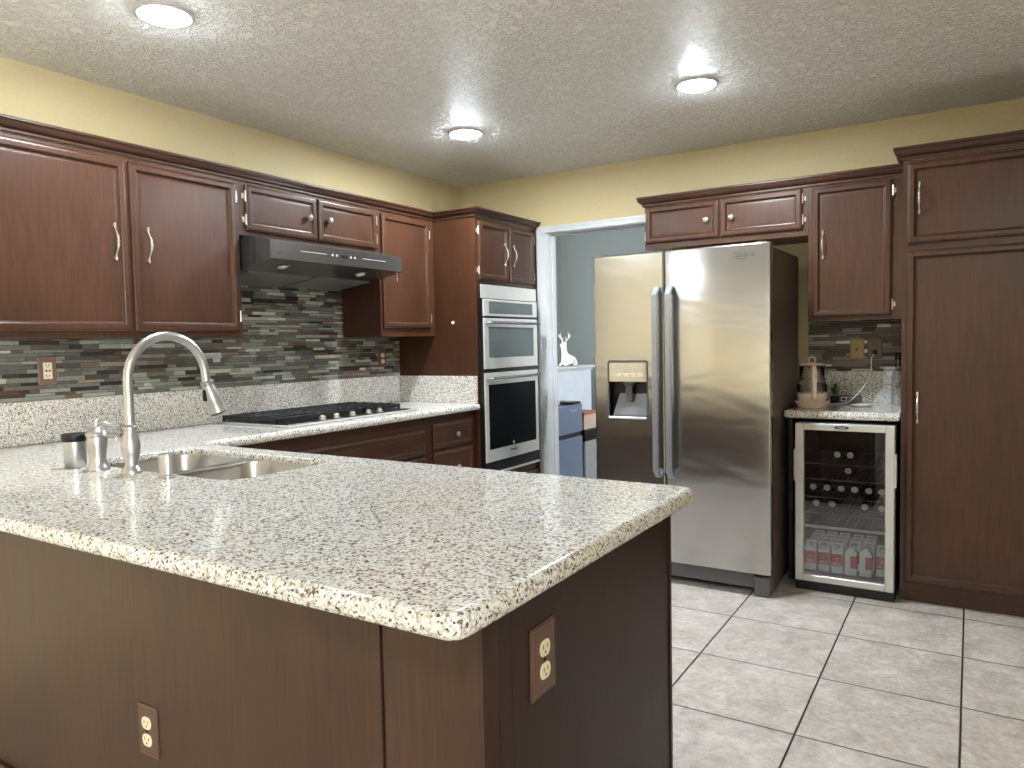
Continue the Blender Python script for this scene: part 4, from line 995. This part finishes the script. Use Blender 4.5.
t = thing('storage_bin', 'gray bin with black lid beside the mini refrigerator', 'bin', (.5, .96, 0))
box('body', M['binGray'], t, .32, .605, .80, 1.10, 0, .475, .01, 2); box('lid', M['black'], t, .31, .615, .785, 1.115, .4755, .572, .01, 2)
t = thing('patterned_box', 'small beige patterned box with rust lid on the gray bin', 'box', (.5, .93, .573))
box('body', M['woven'], t, .36, .598, .80, 1.06, .5725, .69, .002); box('lid', plain('rust_lid', (150, 96, 76), .6), t, .352, .605, .792, 1.068, .6905, .712, .004)
t = thing('picture_frame', 'black picture frame standing on the half wall behind the deer', 'frame', (.0, 1.45, 1.074))
box('frame', M['blackmatte'], t, .02, .042, 1.22, 1.40, 1.0735, 1.335, .003)
# reindeer figurine: one continuous skinned body
def skin_obj(name, verts, edges, radii, mat, parent, sub=2):
    me = bpy.data.meshes.new(name); me.from_pydata(verts, edges, []); ob = bpy.data.objects.new(name, me); COL.objects.link(ob)
    ob.modifiers.new('skin', 'SKIN'); sk = me.skin_vertices[0].data if me.skin_vertices else None
    if sk is None:
        bpy.context.view_layer.objects.active = ob; bpy.ops.object.select_all(action='DESELECT'); ob.select_set(True); sk = me.skin_vertices[0].data
    for i, r in enumerate(radii): sk[i].radius = (r, r)
    sk[0].use_root = True
    s = ob.modifiers.new('sub', 'SUBSURF'); s.levels = sub; s.render_levels = sub
    dg = bpy.context.evaluated_depsgraph_get(); dg.update(); m2 = bpy.data.meshes.new_from_object(ob.evaluated_get(dg)); bpy.data.objects.remove(ob)
    m2.name = name; m2.materials.clear(); m2.materials.append(mat)
    for p in m2.polygons: p.use_smooth = True
    o = bpy.data.objects.new(name, m2); COL.objects.link(o); o.parent = parent; return o
t = thing('deer_figurine', 'white reindeer figurine lying on the half wall cap', 'figurine', (.265, 1.165, 1.0735)); t.scale = (.85, .85, .98); t.rotation_euler = (0, 0, math.radians(-12))
V_ = [(0, .09, .055), (0, .04, .062), (0, -.02, .060), (0, -.045, .10), (0, -.055, .155), (0, -.062, .195), (0, -.095, .192), (0, -.118, .184),
      (.035, .085, .022), (.045, .03, .016), (-.035, .085, .022), (-.045, .03, .016), (.028, -.05, .030), (.032, -.095, .014), (-.028, -.05, .030), (-.032, -.095, .014), (0, .125, .07),
      (.032, -.05, .212), (-.032, -.05, .212)]
E_ = [(0, 1), (1, 2), (2, 3), (3, 4), (4, 5), (5, 6), (6, 7), (0, 8), (8, 9), (0, 10), (10, 11), (2, 12), (12, 13), (2, 14), (14, 15), (0, 16), (5, 17), (5, 18)]
R2 = [.050, .046, .048, .036, .026, .024, .015, .010, .024, .012, .024, .012, .018, .011, .018, .011, .010, .007, .007]
skin_obj('body', V_, E_, R2, M['porcelain'], t)
for s in (-1, 1):
    A_ = [(s*.010, -.055, .208), (s*.028, -.045, .232), (s*.050, -.040, .255), (s*.056, -.045, .285), (s*.045, -.050, .305), (s*.022, -.055, .262), (s*.070, -.045, .268), (s*.074, -.048, .290)]
    skin_obj('antler', A_, [(0, 1), (1, 2), (2, 3), (3, 4), (1, 5), (2, 6), (6, 7)], [.006, .005, .005, .004, .003, .003, .004, .003], M['porcelain'], t, 1)
